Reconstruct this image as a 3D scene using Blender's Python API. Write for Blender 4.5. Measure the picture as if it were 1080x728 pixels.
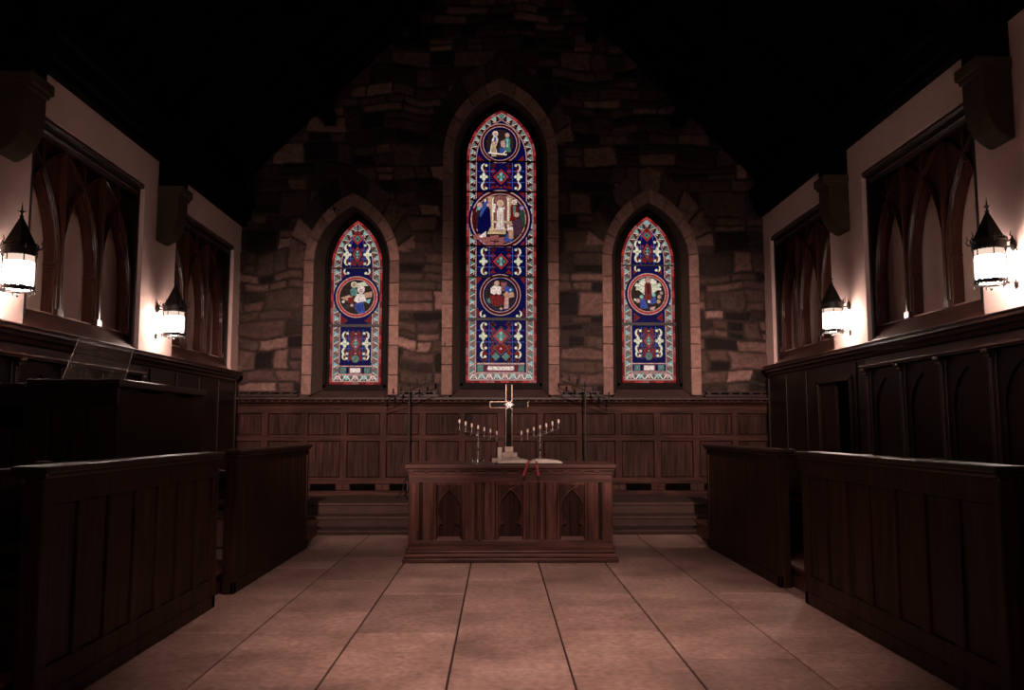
import bpy, bmesh, math, random
import numpy as np
from mathutils import Vector, Matrix
random.seed(7)
for o in list(bpy.data.objects): bpy.data.objects.remove(o)
SC = bpy.context.scene
COL = SC.collection
PI = math.pi

# ---------------------------------------------------------------- camera, world, exposure, big lights
cam = bpy.data.objects.new('camera', bpy.data.cameras.new('camera')); COL.objects.link(cam)
cam.data.lens = 880/1080*36; cam.data.sensor_width = 36; cam.data.clip_start = .05
yaw = -math.atan(15/880)
cam.location = (0, 0, 1.36)
cam.rotation_euler = (PI/2+math.atan(88/880*math.cos(yaw)), 0, yaw)
SC.camera = cam
w = bpy.data.worlds.new('night'); SC.world = w; w.use_nodes = True
w.node_tree.nodes['Background'].inputs[0].default_value = (.9, .62, .5, 1)
w.node_tree.nodes['Background'].inputs[1].default_value = .0
SC.view_settings.view_transform = 'Standard'; SC.view_settings.look = 'None'
SC.view_settings.exposure = 0; SC.view_settings.gamma = 1; SC.view_settings.use_curve_mapping = False
WARM = (1, .70, .62)
LAMP = 80.0           # radiance of the lantern glass

def spot(name, loc, target, power, size, angle, blend, col=WARM):
    l = bpy.data.lights.new(name, 'SPOT'); l.energy = power; l.color = col
    l.shadow_soft_size = size; l.spot_size = math.radians(angle); l.spot_blend = blend
    o = bpy.data.objects.new(name, l); COL.objects.link(o); o.location = loc
    o.rotation_euler = (Vector(target)-Vector(loc)).to_track_quat('-Z', 'Y').to_euler()
    return o
# unseen spots placed by guess overhead, aimed to light floor, altar and back wall
spot('unseen_downlight', (.1, 1.8, 5.6), (.1, 6.15, 0), 1600, .10, 47, 1.0)
for sx in (-1, 1):
    spot('unseen_downlight', (.1+sx*.7, -1.5, 4.7), (.1+sx*2.1, 12.8, 1.75), 10800, .12, 24, 1.0)

al_ = bpy.data.lights.new('nave_fill', 'AREA'); al_.shape = 'DISK'; al_.size = 1.6; al_.energy = 42; al_.color = WARM  # soft fill light added from behind to lift the dim wooden fronts
ao_ = bpy.data.objects.new('nave_fill', al_); COL.objects.link(ao_); ao_.location = (.1, -2.6, 3.4)
ao_.rotation_euler = (Vector((.1, 7, .6))-Vector((.1, -2.6, 3.4))).to_track_quat('-Z', 'Y').to_euler()

# ---------------------------------------------------------------- materials
def nt(name):
    m = bpy.data.materials.new(name); m.use_nodes = True
    t = m.node_tree; b = t.nodes['Principled BSDF']
    return m, t, b
def N(t, typ, **kw):
    n = t.nodes.new(typ)
    for k, v in kw.items(): setattr(n, k, v)
    return n
def coords(t, scale):
    tc = N(t, 'ShaderNodeTexCoord'); mp = N(t, 'ShaderNodeMapping')
    mp.inputs['Scale'].default_value = scale
    t.links.new(tc.outputs['Object'], mp.inputs['Vector']); return mp.outputs['Vector']
def ramp(t, src, stops):
    r = N(t, 'ShaderNodeValToRGB'); e = r.color_ramp.elements
    while len(e) < len(stops): e.new(.5)
    for i, (p, c) in enumerate(stops):
        e[i].position = p; e[i].color = (*c, 1)
    t.links.new(src, r.inputs['Fac']); return r.outputs['Color']
def mulc(t, a, b):
    m = N(t, 'ShaderNodeMix', data_type='RGBA', blend_type='MULTIPLY'); m.inputs[0].default_value = 1
    t.links.new(a, m.inputs[6]); t.links.new(b, m.inputs[7]); return m.outputs[2]
def bump(t, b, src, strength, dist):
    n = N(t, 'ShaderNodeBump'); n.inputs['Strength'].default_value = strength; n.inputs['Distance'].default_value = dist
    t.links.new(src, n.inputs['Height']); t.links.new(n.outputs[0], b.inputs['Normal'])

def wood(name, col, grain='Z', rough=.38, var=.35, spec=.5):
    m, t, b = nt(name)
    hi, lo = 28., 1.6
    sc = {'X': (lo, hi, hi), 'Y': (hi, lo, hi), 'Z': (hi, hi, lo)}[grain]
    v = coords(t, sc)
    n = N(t, 'ShaderNodeTexNoise'); n.inputs['Scale'].default_value = 1; n.inputs['Detail'].default_value = 6
    n.inputs['Distortion'].default_value = .6
    t.links.new(v, n.inputs['Vector'])
    dk = tuple(c*(1-var) for c in col); lt = tuple(min(1, c*(1+var*1.1)) for c in col)
    c1 = ramp(t, n.outputs['Fac'], [(.28, dk), (.5, col), (.72, lt)])
    g = N(t, 'ShaderNodeNewGeometry')
    c2 = ramp(t, g.outputs['Random Per Island'], [(0, (.72,)*3), (1, (1.25,)*3)])
    n2 = N(t, 'ShaderNodeTexNoise'); n2.inputs['Scale'].default_value = 1.7; n2.inputs['Detail'].default_value = 3
    t.links.new(coords(t, (1, 1, 1)), n2.inputs['Vector'])
    c3 = ramp(t, n2.outputs['Fac'], [(.3, (.7,)*3), (.7, (1.25,)*3)])
    t.links.new(mulc(t, mulc(t, c1, c2), c3), b.inputs['Base Color'])
    b.inputs['Roughness'].default_value = rough; b.inputs['Specular IOR Level'].default_value = spec
    bump(t, b, n.outputs['Fac'], .25, .004)
    return m
def stone(name, col, rough=.85, var=.3, scale=9, bm=.4, isl=True, dist=.01):
    m, t, b = nt(name); b.inputs['Specular IOR Level'].default_value = .15
    n = N(t, 'ShaderNodeTexNoise'); n.inputs['Scale'].default_value = scale; n.inputs['Detail'].default_value = 8
    n.inputs['Roughness'].default_value = .65
    t.links.new(coords(t, (1, 1, 1)), n.inputs['Vector'])
    c = ramp(t, n.outputs['Fac'], [(.25, tuple(x*(1-var) for x in col)), (.5, col), (.75, tuple(min(1, x*(1+var)) for x in col))])
    if isl:
        g = N(t, 'ShaderNodeNewGeometry')
        c = mulc(t, c, ramp(t, g.outputs['Random Per Island'], [(0, (.72,)*3), (1, (1.2,)*3)]))
    t.links.new(c, b.inputs['Base Color']); b.inputs['Roughness'].default_value = rough
    bump(t, b, n.outputs['Fac'], bm, dist)
    return m
def plain(name, col, rough=.5, metal=0, spec=.5):
    m, t, b = nt(name)
    n = N(t, 'ShaderNodeTexNoise'); n.inputs['Scale'].default_value = 14; n.inputs['Detail'].default_value = 4
    t.links.new(coords(t, (1, 1, 1)), n.inputs['Vector'])
    c = ramp(t, n.outputs['Fac'], [(.3, tuple(x*.85 for x in col)), (.7, tuple(min(1, x*1.12) for x in col))])
    t.links.new(c, b.inputs['Base Color'])
    b.inputs['Roughness'].default_value = rough; b.inputs['Metallic'].default_value = metal
    b.inputs['Specular IOR Level'].default_value = spec
    return m
def glow(name, col, strength, vary=0):
    m, t, b = nt(name)
    b.inputs['Base Color'].default_value = (.004, .004, .004, 1); b.inputs['Roughness'].default_value = .9; b.inputs['Specular IOR Level'].default_value = .05
    if vary:
        n = N(t, 'ShaderNodeTexNoise'); n.inputs['Scale'].default_value = 42; n.inputs['Detail'].default_value = 5
        t.links.new(coords(t, (1, 1, 1)), n.inputs['Vector'])
        c = ramp(t, n.outputs['Fac'], [(.3, tuple(x*(1-vary) for x in col)), (.7, tuple(min(1, x*(1+vary)) for x in col))])
        t.links.new(c, b.inputs['Emission Color'])
    else: b.inputs['Emission Color'].default_value = (*col, 1)
    b.inputs['Emission Strength'].default_value = strength
    return m

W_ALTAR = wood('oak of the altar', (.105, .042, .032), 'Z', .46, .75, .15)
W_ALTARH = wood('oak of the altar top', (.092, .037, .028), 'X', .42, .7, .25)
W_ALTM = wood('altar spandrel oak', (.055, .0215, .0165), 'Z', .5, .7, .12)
W_ALTD = wood('altar recess shade oak', (.030, .0117, .0088), 'Z', .5, .7, .12)  # altar oak darkened to put shade into its recesses and grooves
W_PEW = wood('dark oak', (.029, .0125, .0075), 'Z', .5, .65, .10)
W_PEWY = wood('dark oak rail', (.020, .0088, .0055), 'Y', .34, .4, .28)
W_PEWX = wood('dark cornice oak', (.018, .0072, .0050), 'X', .45, .4, .15)
W_WAIN = wood('oak panelling', (.026, .0104, .0076), 'Z', .6, .8, .06)
W_WAINS = wood('oak panelling stile', (.033, .0132, .0098), 'Z', .6, .6, .06)
W_WAINH = wood('oak panelling rail', (.034, .0136, .0102), 'X', .6, .6, .06)
W_TRAC = wood('varnished tracery oak', (.050, .0145, .009), 'Z', .30, .35, .35)
W_HEAD = wood('dark head moulding oak', (.009, .0034, .0022), 'Y', .3, .35, .35)
W_SILL = wood('varnished sill oak', (.085, .03, .022), 'Y', .38, .35)
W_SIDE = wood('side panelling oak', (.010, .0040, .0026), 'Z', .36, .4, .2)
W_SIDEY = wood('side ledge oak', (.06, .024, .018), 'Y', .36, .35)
W_BEAD = wood('highlight bead oak', (.05, .02, .014), 'Y', .16, .3, .8)
W_DULL = wood('dull seat oak', (.012, .005, .003), 'Y', .95, .4, .0)
W_LEDGE = wood('shaded ledge oak', (.026, .0098, .0068), 'Y', .34, .4, .35)
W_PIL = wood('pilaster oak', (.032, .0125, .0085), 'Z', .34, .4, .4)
W_ROOF = wood('roof timber', (.003, .0018, .0011), 'Y', .8, .4, .03)
W_ROOFZ = wood('roof truss timber', (.0035, .0018, .0011), 'Z', .8, .4, .03)
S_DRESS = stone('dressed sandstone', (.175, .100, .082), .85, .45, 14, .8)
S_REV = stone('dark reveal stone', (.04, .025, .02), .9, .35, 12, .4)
S_STEP = stone('step stone', (.042, .023, .019), .85, .3, 6, .3)
S_CORB = stone('corbel stone', (.055, .040, .027), .9, .25, 8, .5)
PLAST = stone('rough plaster', (.60, .42, .375), .95, .09, 6, .35, False, .012)
PANE = stone('whitewashed backing', (.74, .53, .455), .95, .05, 10, .1, False)
IRON = plain('black iron', (.010, .008, .007), .5, .2, .3)
BRASS = plain('worn brass', (.50, .36, .27), .28, 1)
SILVER = plain('bright chrome', (.75, .68, .64), .25, 1)
DARKM = plain('dark bronze', (.014, .011, .010), .7, 0, .08)
PAPER = plain('paper', (.92, .76, .66), .8)
CREAM = plain('candle wax', (.75, .6, .52), .6)
LEATHER = plain('black leather', (.02, .012, .01), .5)
RIBBON = plain('red ribbon', (.42, .04, .05), .6)
BLACK = plain('flat black', (.002, .0015, .0015), .95, 0, 0)
PSTONE = stone('veined pale stone', (.72, .55, .48), .5, .4, 22, .1)
LGLASS = glow('lit frosted glass', (1, .80, .70), LAMP)
LGLASS2 = glow('dimly lit frosted glass', (1, .74, .60), .9)

def floor_mat():
    m, t, b = nt('flagstone')
    v = coords(t, (1, 1, 1))
    n = N(t, 'ShaderNodeTexNoise'); n.inputs['Scale'].default_value = 1.6; n.inputs['Detail'].default_value = 9; n.inputs['Roughness'].default_value = .7
    n2 = N(t, 'ShaderNodeTexNoise'); n2.inputs['Scale'].default_value = 22; n2.inputs['Detail'].default_value = 8
    t.links.new(v, n.inputs['Vector']); t.links.new(v, n2.inputs['Vector'])
    c = ramp(t, n.outputs['Fac'], [(.3, (.20, .122, .098)), (.5, (.36, .222, .18)), (.72, (.50, .32, .26))])
    c2 = ramp(t, n2.outputs['Fac'], [(.3, (.70,)*3), (.7, (1.2,)*3)])
    g = N(t, 'ShaderNodeNewGeometry')
    c3 = ramp(t, g.outputs['Random Per Island'], [(0, (.84,)*3), (1, (1.14,)*3)])
    t.links.new(mulc(t, mulc(t, c, c2), c3), b.inputs['Base Color'])
    r = ramp(t, n.outputs['Fac'], [(.3, (.42,)*3), (.7, (.62,)*3)]); t.links.new(r, b.inputs['Roughness'])
    bump(t, b, n2.outputs['Fac'], .25, .004)
    return m
FLOORM = floor_mat()
GROUT = stone('grout', (.05, .03, .025), .95, .2, 20, .2, False)
def wall_stone_mat():
    m, t, b = nt('rubble stone wall')
    a = N(t, 'ShaderNodeAttribute', attribute_name='stone')
    n = N(t, 'ShaderNodeTexNoise'); n.inputs['Scale'].default_value = 17; n.inputs['Detail'].default_value = 9; n.inputs['Roughness'].default_value = .7
    t.links.new(coords(t, (1, 1, 1)), n.inputs['Vector'])
    c = ramp(t, n.outputs['Fac'], [(.28, (.5,)*3), (.5, (1,)*3), (.74, (1.45,)*3)])
    t.links.new(mulc(t, a.outputs['Color'], c), b.inputs['Base Color']); b.inputs['Roughness'].default_value = .88; b.inputs['Specular IOR Level'].default_value = .15
    bump(t, b, n.outputs['Fac'], .5, .02)
    return m
WSTONE = wall_stone_mat()
def acrylic_mat():
    m, t, b = nt('hazy clear acrylic')
    t.nodes.remove(b)
    out = t.nodes['Material Output']
    tr = N(t, 'ShaderNodeBsdfTransparent'); tr.inputs[0].default_value = (.93, .9, .88, 1)
    df = N(t, 'ShaderNodeBsdfDiffuse'); df.inputs[0].default_value = (.6, .5, .46, 1)
    gl = N(t, 'ShaderNodeBsdfGlossy'); gl.inputs['Roughness'].default_value = .15
    n = N(t, 'ShaderNodeTexNoise'); n.inputs['Scale'].default_value = 12; n.inputs['Detail'].default_value = 8
    t.links.new(coords(t, (1, 1.3, 1.3)), n.inputs['Vector'])
    f = ramp(t, n.outputs['Fac'], [(.35, (.05,)*3), (.75, (.20,)*3)])  # noise mixes a pale diffuse haze into the clear sheet
    m1 = N(t, 'ShaderNodeMixShader'); t.links.new(f, m1.inputs[0]); t.links.new(tr.outputs[0], m1.inputs[1]); t.links.new(df.outputs[0], m1.inputs[2])
    m2 = N(t, 'ShaderNodeMixShader'); m2.inputs[0].default_value = .05
    t.links.new(m1.outputs[0], m2.inputs[1]); t.links.new(gl.outputs[0], m2.inputs[2]); t.links.new(m2.outputs[0], out.inputs[0])
    return m
ACRYL = acrylic_mat()

# ---------------------------------------------------------------- mesh helpers
class MB:
    def __init__(s): s.v = []; s.f = []; s.mi = []; s.m = 0; s.T = None
    def _add(s, vs, fs):
        b = len(s.v)
        s.v += [tuple(s.T(p)) if s.T else tuple(p) for p in vs]
        s.f += [tuple(b+i for i in f) for f in fs]; s.mi += [s.m]*len(fs); return s
    def box(s, x0, x1, y0, y1, z0, z1):
        return s._add([(x, y, z) for x in (x0, x1) for y in (y0, y1) for z in (z0, z1)],
                      [(0,1,3,2),(4,6,7,5),(0,4,5,1),(2,3,7,6),(0,2,6,4),(1,5,7,3)])
    def prism(s, poly, ax, a0, a1):
        n = len(poly)
        def P(p, a): return {'X': (a, p[0], p[1]), 'Y': (p[0], a, p[1]), 'Z': (p[0], p[1], a)}[ax]
        vs = [P(p, a0) for p in poly]+[P(p, a1) for p in poly]
        return s._add(vs, [tuple(range(n)), tuple(range(2*n-1, n-1, -1))]+[(i, (i+1) % n, n+(i+1) % n, n+i) for i in range(n)])
    def loft(s, A, B, closed=False):         # a skin between two equally long point rows
        n = len(A); r = range(n if closed else n-1)
        return s._add(list(A)+list(B), [(i, (i+1) % n, n+(i+1) % n, n+i) for i in r])
    def tube(s, pts, r, seg=8, cap=True):
        pts = [Vector(p) for p in pts]; n = len(pts)
        rs = r if isinstance(r, (list, tuple)) else [r]*n
        rings = []; up = None
        for i, p in enumerate(pts):
            d = (pts[min(i+1, n-1)]-pts[max(i-1, 0)]).normalized()
            if up is None: up = Vector((0, 0, 1)) if abs(d.z) < .9 else Vector((1, 0, 0))
            a = d.cross(up).normalized(); b = a.cross(d).normalized(); up = b
            rings.append([p+a*rs[i]*math.cos(2*PI*k/seg)+b*rs[i]*math.sin(2*PI*k/seg) for k in range(seg)])
        vs = [q for R in rings for q in R]; fs = []
        for i in range(n-1):
            for k in range(seg): fs.append((i*seg+k, i*seg+(k+1) % seg, (i+1)*seg+(k+1) % seg, (i+1)*seg+k))
        if cap: fs += [tuple(range(seg)), tuple(range((n-1)*seg, n*seg))]
        return s._add(vs, fs)
    def lathe(s, prof, c, seg=16, cap=True):  # prof: (radius, z)
        vs = []; fs = []; n = len(prof)
        for r, z in prof:
            for k in range(seg): vs.append((c[0]+r*math.cos(2*PI*k/seg), c[1]+r*math.sin(2*PI*k/seg), c[2]+z))
        for i in range(n-1):
            for k in range(seg): fs.append((i*seg+k, i*seg+(k+1) % seg, (i+1)*seg+(k+1) % seg, (i+1)*seg+k))
        if cap: fs += [tuple(range(seg)), tuple(range((n-1)*seg, n*seg))]
        return s._add(vs, fs)
    def build(s, name, mat, parent=None, bev=0, smooth=False, recalc=True):
        me = bpy.data.meshes.new(name); me.from_pydata(s.v, [], s.f)
        mats = mat if isinstance(mat, (list, tuple)) else [mat]
        for m in mats: me.materials.append(m)
        if len(mats) > 1: me.polygons.foreach_set('material_index', s.mi)
        if recalc:
            bm = bmesh.new(); bm.from_mesh(me); bmesh.ops.recalc_face_normals(bm, faces=bm.faces); bm.to_mesh(me); bm.free()
        if smooth:
            me.polygons.foreach_set('use_smooth', [True]*len(me.polygons))
            me.set_sharp_from_angle(angle=math.radians(40))
        o = bpy.data.objects.new(name, me); COL.objects.link(o)
        if parent:
            o.parent = parent; o.matrix_parent_inverse = Matrix.Translation(parent.location).inverted()
        if bev:
            b = o.modifiers.new('bevel', 'BEVEL'); b.width = bev; b.segments = 2; b.limit_method = 'ANGLE'; b.harden_normals = False
        return o
def tag(o, label, cat, group=None):
    o['label'] = label; o['category'] = cat
    if group: o['group'] = group
    return o
def thing(name, label, cat, loc=(0, 0, 0), group=None):
    o = bpy.data.objects.new(name, None); COL.objects.link(o); o.location = loc; o.empty_display_size = .1
    return tag(o, label, cat, group)
def struct(o): o['kind'] = 'structure'; return o
def sroot(name, loc=(0, 0, 0)):
    o = bpy.data.objects.new(name, None); COL.objects.link(o); o.location = loc; o.empty_display_size = .1
    return struct(o)
def M(): return MB()

# ---------------------------------------------------------------- dimensions
XL, XR, YB = -3.98, 4.16, 12.8
XC = (XL+XR)/2
PLAT = .2
def side(sd):   # (t, y, z): t runs from the wall face into the wall; z follows the side's own heights
    X0 = XL if sd < 0 else XR
    k = 1.0 if sd < 0 else 1.043
    def T(p): return (X0+sd*p[0], p[1], p[2]*k)
    return T
APEX = 9.3
def roof_z(x): return 5.15+(APEX-5.15)*(1-abs(x-XC)/((XR-XL)/2))

# ---------------------------------------------------------------- floor
fl = sroot('floor')
b = M(); b.box(XL-.6, XR+.6, -3.5, 13.3, -.3, -.012); b.build('grout_bed', GROUT, fl)
b = M(); cw = .683; x0 = -.268-cw*6
for c in range(13):
    xa = x0+c*cw; yy = 7.695-1.3*9 + (0 if c % 2 == 0 else -.63)
    while yy < 12.9:
        L = 1.3
        if xa+cw > XL-.05 and xa < XR+.05:
            d = random.uniform(-.001, .001)
            b.box(xa+.0065, xa+cw-.0065, yy+.0035, yy+L-.004, -.05, d)
        yy += L
b.build('flagstones', FLOORM, fl, bev=.004)

# ---------------------------------------------------------------- back wall of rubble stone
def vnoise(x, z, f, seed):
    r = np.random.RandomState(seed); G = r.rand(256, 256)
    u = x*f+100.3; v = z*f+50.7; i = np.floor(u).astype(int); j = np.floor(v).astype(int)
    a = u-i; c = v-j; a = a*a*(3-2*a); c = c*c*(3-2*c)
    g = lambda p, q: G[p % 256, q % 256]
    return g(i, j)*(1-a)*(1-c)+g(i+1, j)*a*(1-c)+g(i, j+1)*(1-a)*c+g(i+1, j+1)*a*c
# pointed windows: centre x, glass half width, sill z, spring z, apex z (on the plane of the glass, y = YG)
YG = 13.02
WIN = [dict(cx=.052, a=.555, z0=2.062, sp=5.66, ap=6.47, oc=.04, oa=.74, ow=.905, oz=6.68, os=5.62, oax=6.90),
       dict(cx=-2.222, a=.405, z0=2.035, sp=3.90, ap=4.645, oc=-2.262, oa=.585, ow=.735, oz=4.82, os=3.90, oax=5.02),
       dict(cx=2.372, a=.425, z0=2.065, sp=3.98, ap=4.73, oc=2.375, oa=.60, ow=.755, oz=4.90, os=3.97, oax=5.11)]
def arc_side(a, z0, sp, ap, n=16, left=True, nj=8):
    """points from the foot of a jamb up round to the apex, centred on 0"""
    h = ap-sp; r = (a*a+h*h)/(2*a); th = math.asin(min(1, h/r))
    pts = [(-a, z0+(sp-z0)*i/nj) for i in range(nj)]
    pts += [(-a+r-r*math.cos(th*i/n), sp+r*math.sin(th*i/n)) for i in range(n+1)]
    return pts if left else [(-x, z) for x, z in pts]
def arch_full(a, z0, sp, ap, n=16, nj=8):
    L = arc_side(a, z0, sp, ap, n, True, nj); return L+[(-x, z) for x, z in L[-2::-1]]
def inside_arch(x, z, a, z0, sp, ap):
    h = ap-sp; r = (a*a+h*h)/(2*a); ax = np.abs(x)
    lo = (ax < a) & (z <= sp) & (z > z0)
    hi = (z > sp) & ((ax+r-a)**2+(z-sp)**2 < r*r)
    return lo | hi

st = .02
gx = np.arange(XL-.06, XR+.08, st); gz = np.arange(1.6, APEX+.1, st)
X, Z = np.meshgrid(gx, gz, indexing='ij')
wx = X+(vnoise(X, Z, 3.1, 1)-.5)*.12+(vnoise(X, Z, 9, 2)-.5)*.02
wz = Z+(vnoise(X, Z, 2.0, 3)-.5)*.14+(vnoise(X, Z, 8, 4)-.5)*.02
rng = np.random.RandomState(11)
rows = [1.4]
while rows[-1] < APEX+.6: rows.append(rows[-1]+rng.choice([.14, .19, .24, .29, .35]))
rows = np.array(rows); ri = np.clip(np.searchsorted(rows, wz.ravel())-1, 0, len(rows)-2).reshape(wz.shape)
ID = np.zeros(X.shape, int); ED = np.zeros(X.shape); base_id = 0
for k in range(len(rows)-1):
    m = ri == k
    if not m.any(): continue
    hgt = rows[k+1]-rows[k]
    cuts = [XL-.5+rng.rand()*.3]
    while cuts[-1] < XR+.5: cuts.append(cuts[-1]+rng.uniform(.2, .4)+(rng.rand() < .4)*rng.uniform(.1, .4))
    cuts = np.array(cuts); ci = np.clip(np.searchsorted(cuts, wx[m])-1, 0, len(cuts)-2)
    d1 = np.minimum(wx[m]-cuts[ci], cuts[ci+1]-wx[m]); d2 = np.minimum(wz[m]-rows[k], rows[k+1]-wz[m])
    split = rng.rand(len(cuts)) < (.35 if hgt > .24 else 0)
    mid = rows[k]+hgt*rng.uniform(.4, .6)
    up = split[ci] & (wz[m] > mid)
    d2 = np.where(split[ci], np.minimum(d2, np.abs(wz[m]-mid)), d2)
    ID[m] = base_id+ci*2+up; ED[m] = np.minimum(d1, d2); base_id += len(cuts)*2
# radial stones over the window heads
for W in WIN:
    cx = X-W['oc']; c0 = W['os']-.15
    ang = np.arctan2(Z-c0, cx); rad = inside_arch(cx, Z, W['ow']+.27, W['z0'], W['os'], W['oax']+.36) & (Z > W['os']+.25)
    nb = 11; fa = (ang/PI*nb)+(vnoise(X, Z, 2.5, 9)-.5)*.25; fi = np.floor(fa).astype(int); fr = fa-fi
    rr = np.hypot(cx, Z-c0)
    inner = np.abs(fr-.5) < .5
    m = rad & inner
    ID[m] = base_id+fi[m]; base_id += 40
    de = np.minimum(fr, 1-fr)*PI/nb*rr; ED[m] = de[m]
nid = ID.max()+1
pal = np.array([(.22, .125, .105), (.14, .08, .066), (.085, .051, .043), (.045, .029, .025), (.018, .012, .011), (.10, .064, .048), (.33, .19, .16)])
pick = rng.choice(len(pal), nid, p=[.12, .16, .20, .19, .18, .10, .05])
tint = pal[pick]*.48*rng.uniform(.8, 1.2, (nid, 1))
out = rng.uniform(.0, .03, nid)
joint = np.clip((ED-.010)/.018, 0, 1); joint = joint*joint*(3-2*joint)
col = tint[ID]*(.82+.36*vnoise(X, Z, 13, 6))[..., None]
mort = np.array((.026, .0165, .013))*(.7+.6*vnoise(X, Z, 5, 8))[..., None]
col = mort*(1-joint[..., None])+col*joint[..., None]
yy = YB-(joint*(.012+out[ID])+(vnoise(X, Z, 11, 12)-.5)*.014*joint+(vnoise(X, Z, 25, 13)-.5)*.006)
nx, nz = X.shape
idx = np.arange(nx*nz).reshape(nx, nz)
fcx = (X[:-1, :-1]+st/2); fcz = (Z[:-1, :-1]+st/2)
keep = fcz < roof_z(0)+5
keep = fcz < 5.3+(APEX-5.15)*(1-np.abs(fcx-XC)/((XR-XL)/2))
for W in WIN: keep &= ~inside_arch(fcx-W['oc'], fcz, W['oa']+.04, 1.0, W['os'], W['oz']+.05)
q = np.stack([idx[:-1, :-1][keep], idx[1:, :-1][keep], idx[1:, 1:][keep], idx[:-1, 1:][keep]], 1)
co = np.stack([X.ravel(), yy.ravel(), Z.ravel()], 1)
used = np.unique(q); rem = np.full(nx*nz, -1); rem[used] = np.arange(len(used))
q = rem[q]; co = co[used]; cl = col.reshape(-1, 3)[used]
me = bpy.data.meshes.new('wall_back')
me.vertices.add(len(co)); me.vertices.foreach_set('co', co.ravel().astype(np.float32))
me.loops.add(q.size); me.loops.foreach_set('vertex_index', q.ravel().astype(np.int32))
me.polygons.add(len(q)); me.polygons.foreach_set('loop_start', (np.arange(len(q))*4).astype(np.int32))
me.polygons.foreach_set('loop_total', np.full(len(q), 4, np.int32))
me.update(calc_edges=True); me.validate()
at = me.color_attributes.new('stone', 'FLOAT_COLOR', 'POINT')
at.data.foreach_set('color', np.concatenate([cl, np.ones((len(cl), 1))], 1).ravel().astype(np.float32))
me.materials.append(WSTONE); me.polygons.foreach_set('use_smooth', [True]*len(me.polygons))
wb = bpy.data.objects.new('wall_back', me); COL.objects.link(wb); struct(wb)
# masonry core behind the facing, split around the windows
b = M()
edges = [(XL-.6, WIN[1]['oc']-.62), (WIN[1]['oc']+.62, WIN[0]['oc']-.78), (WIN[0]['oc']+.78, WIN[2]['oc']-.63), (WIN[2]['oc']+.63, XR+.6)]
for a0, a1 in edges: b.box(a0, a1, YB+.03, YB+.5, -.1, 5.0)
b.box(XL-.6, XR+.6, YB+.03, YB+.5, -.1, 1.75)
b.build('wall_core', S_REV, wb)

# ---------------------------------------------------------------- pointed windows: surround, reveal, sill, frame, stained glass
GC = dict(k=(0, 0, 0), b=(.0022, .0024, .044), B=(.035, .06, .25), r=(.15, .008, .010), R=(.33, .026, .028), t=(.07, .17, .14), T=(.19, .38, .36),
          p=(.25, .075, .075), P=(.45, .25, .22), w=(.70, .56, .50), c=(.60, .58, .42), n=(.022, .012, .010), y=(.52, .36, .20), g=(.025, .045, .028), d=(.05, .004, .007), s=(.42, .22, .14), m=(.05, .02, .035))
GK = list(GC); GMAT = [plain('lead', (.006, .005, .005), .5) if k == 'k' else glow('stained glass '+k, GC[k], 1.0, .45) for k in GK]
class Art:
    """coloured glass pieces laid side by side in one plane; px coordinates of the window design"""
    def __init__(s, cx, px, ztop, ytop, zbot, ybot):
        s.mb = MB(); s.cx = cx; s.px = px; s.zt = ztop; s.yt = ytop; s.k = (ztop-zbot)/(ybot-ytop); s.n = 0
    def uv(s, p): return ((p[0]-s.cx)*s.px, s.zt-(p[1]-s.yt)*s.k)
    def raw(s, pts, c):
        s.n += 1; s.mb.m = GK.index(c); y = -s.n*1.4e-5
        s.mb._add([(u, y, v) for u, v in pts], [tuple(range(len(pts)))])
    def poly(s, pts, c, lead=.45):
        if lead:
            mx = sum(p[0] for p in pts)/len(pts); my = sum(p[1] for p in pts)/len(pts)
            o = []
            for p in pts:
                dx, dy = p[0]-mx, p[1]-my; L = math.hypot(dx, dy) or 1
                o.append((p[0]+dx/L*lead, p[1]+dy/L*lead))
            s.raw([s.uv(p) for p in o], 'k')
        s.raw([s.uv(p) for p in pts], c)
    def disc(s, x, y, r, c, lead=0, ry=None, n=28):
        ry = ry or r; s.poly([(x+r*math.cos(2*PI*i/n), y+ry*math.sin(2*PI*i/n)) for i in range(n)], c, lead)
    def line(s, x0, y0, x1, y1, wd, c):
        L = math.hypot(x1-x0, y1-y0); nx_, ny_ = -(y1-y0)/L*wd/2, (x1-x0)/L*wd/2
        s.poly([(x0+nx_, y0+ny_), (x1+nx_, y1+ny_), (x1-nx_, y1-ny_), (x0-nx_, y0-ny_)], c, 0)
    def rect(s, x0, y0, x1, y1, c, lead=0): s.poly([(x0, y0), (x1, y0), (x1, y1), (x0, y1)], c, lead)
    def dia(s, x, y, rx, ry, c, lead=.4): s.poly([(x, y-ry), (x+rx, y), (x, y+ry), (x-rx, y)], c, lead)
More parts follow.
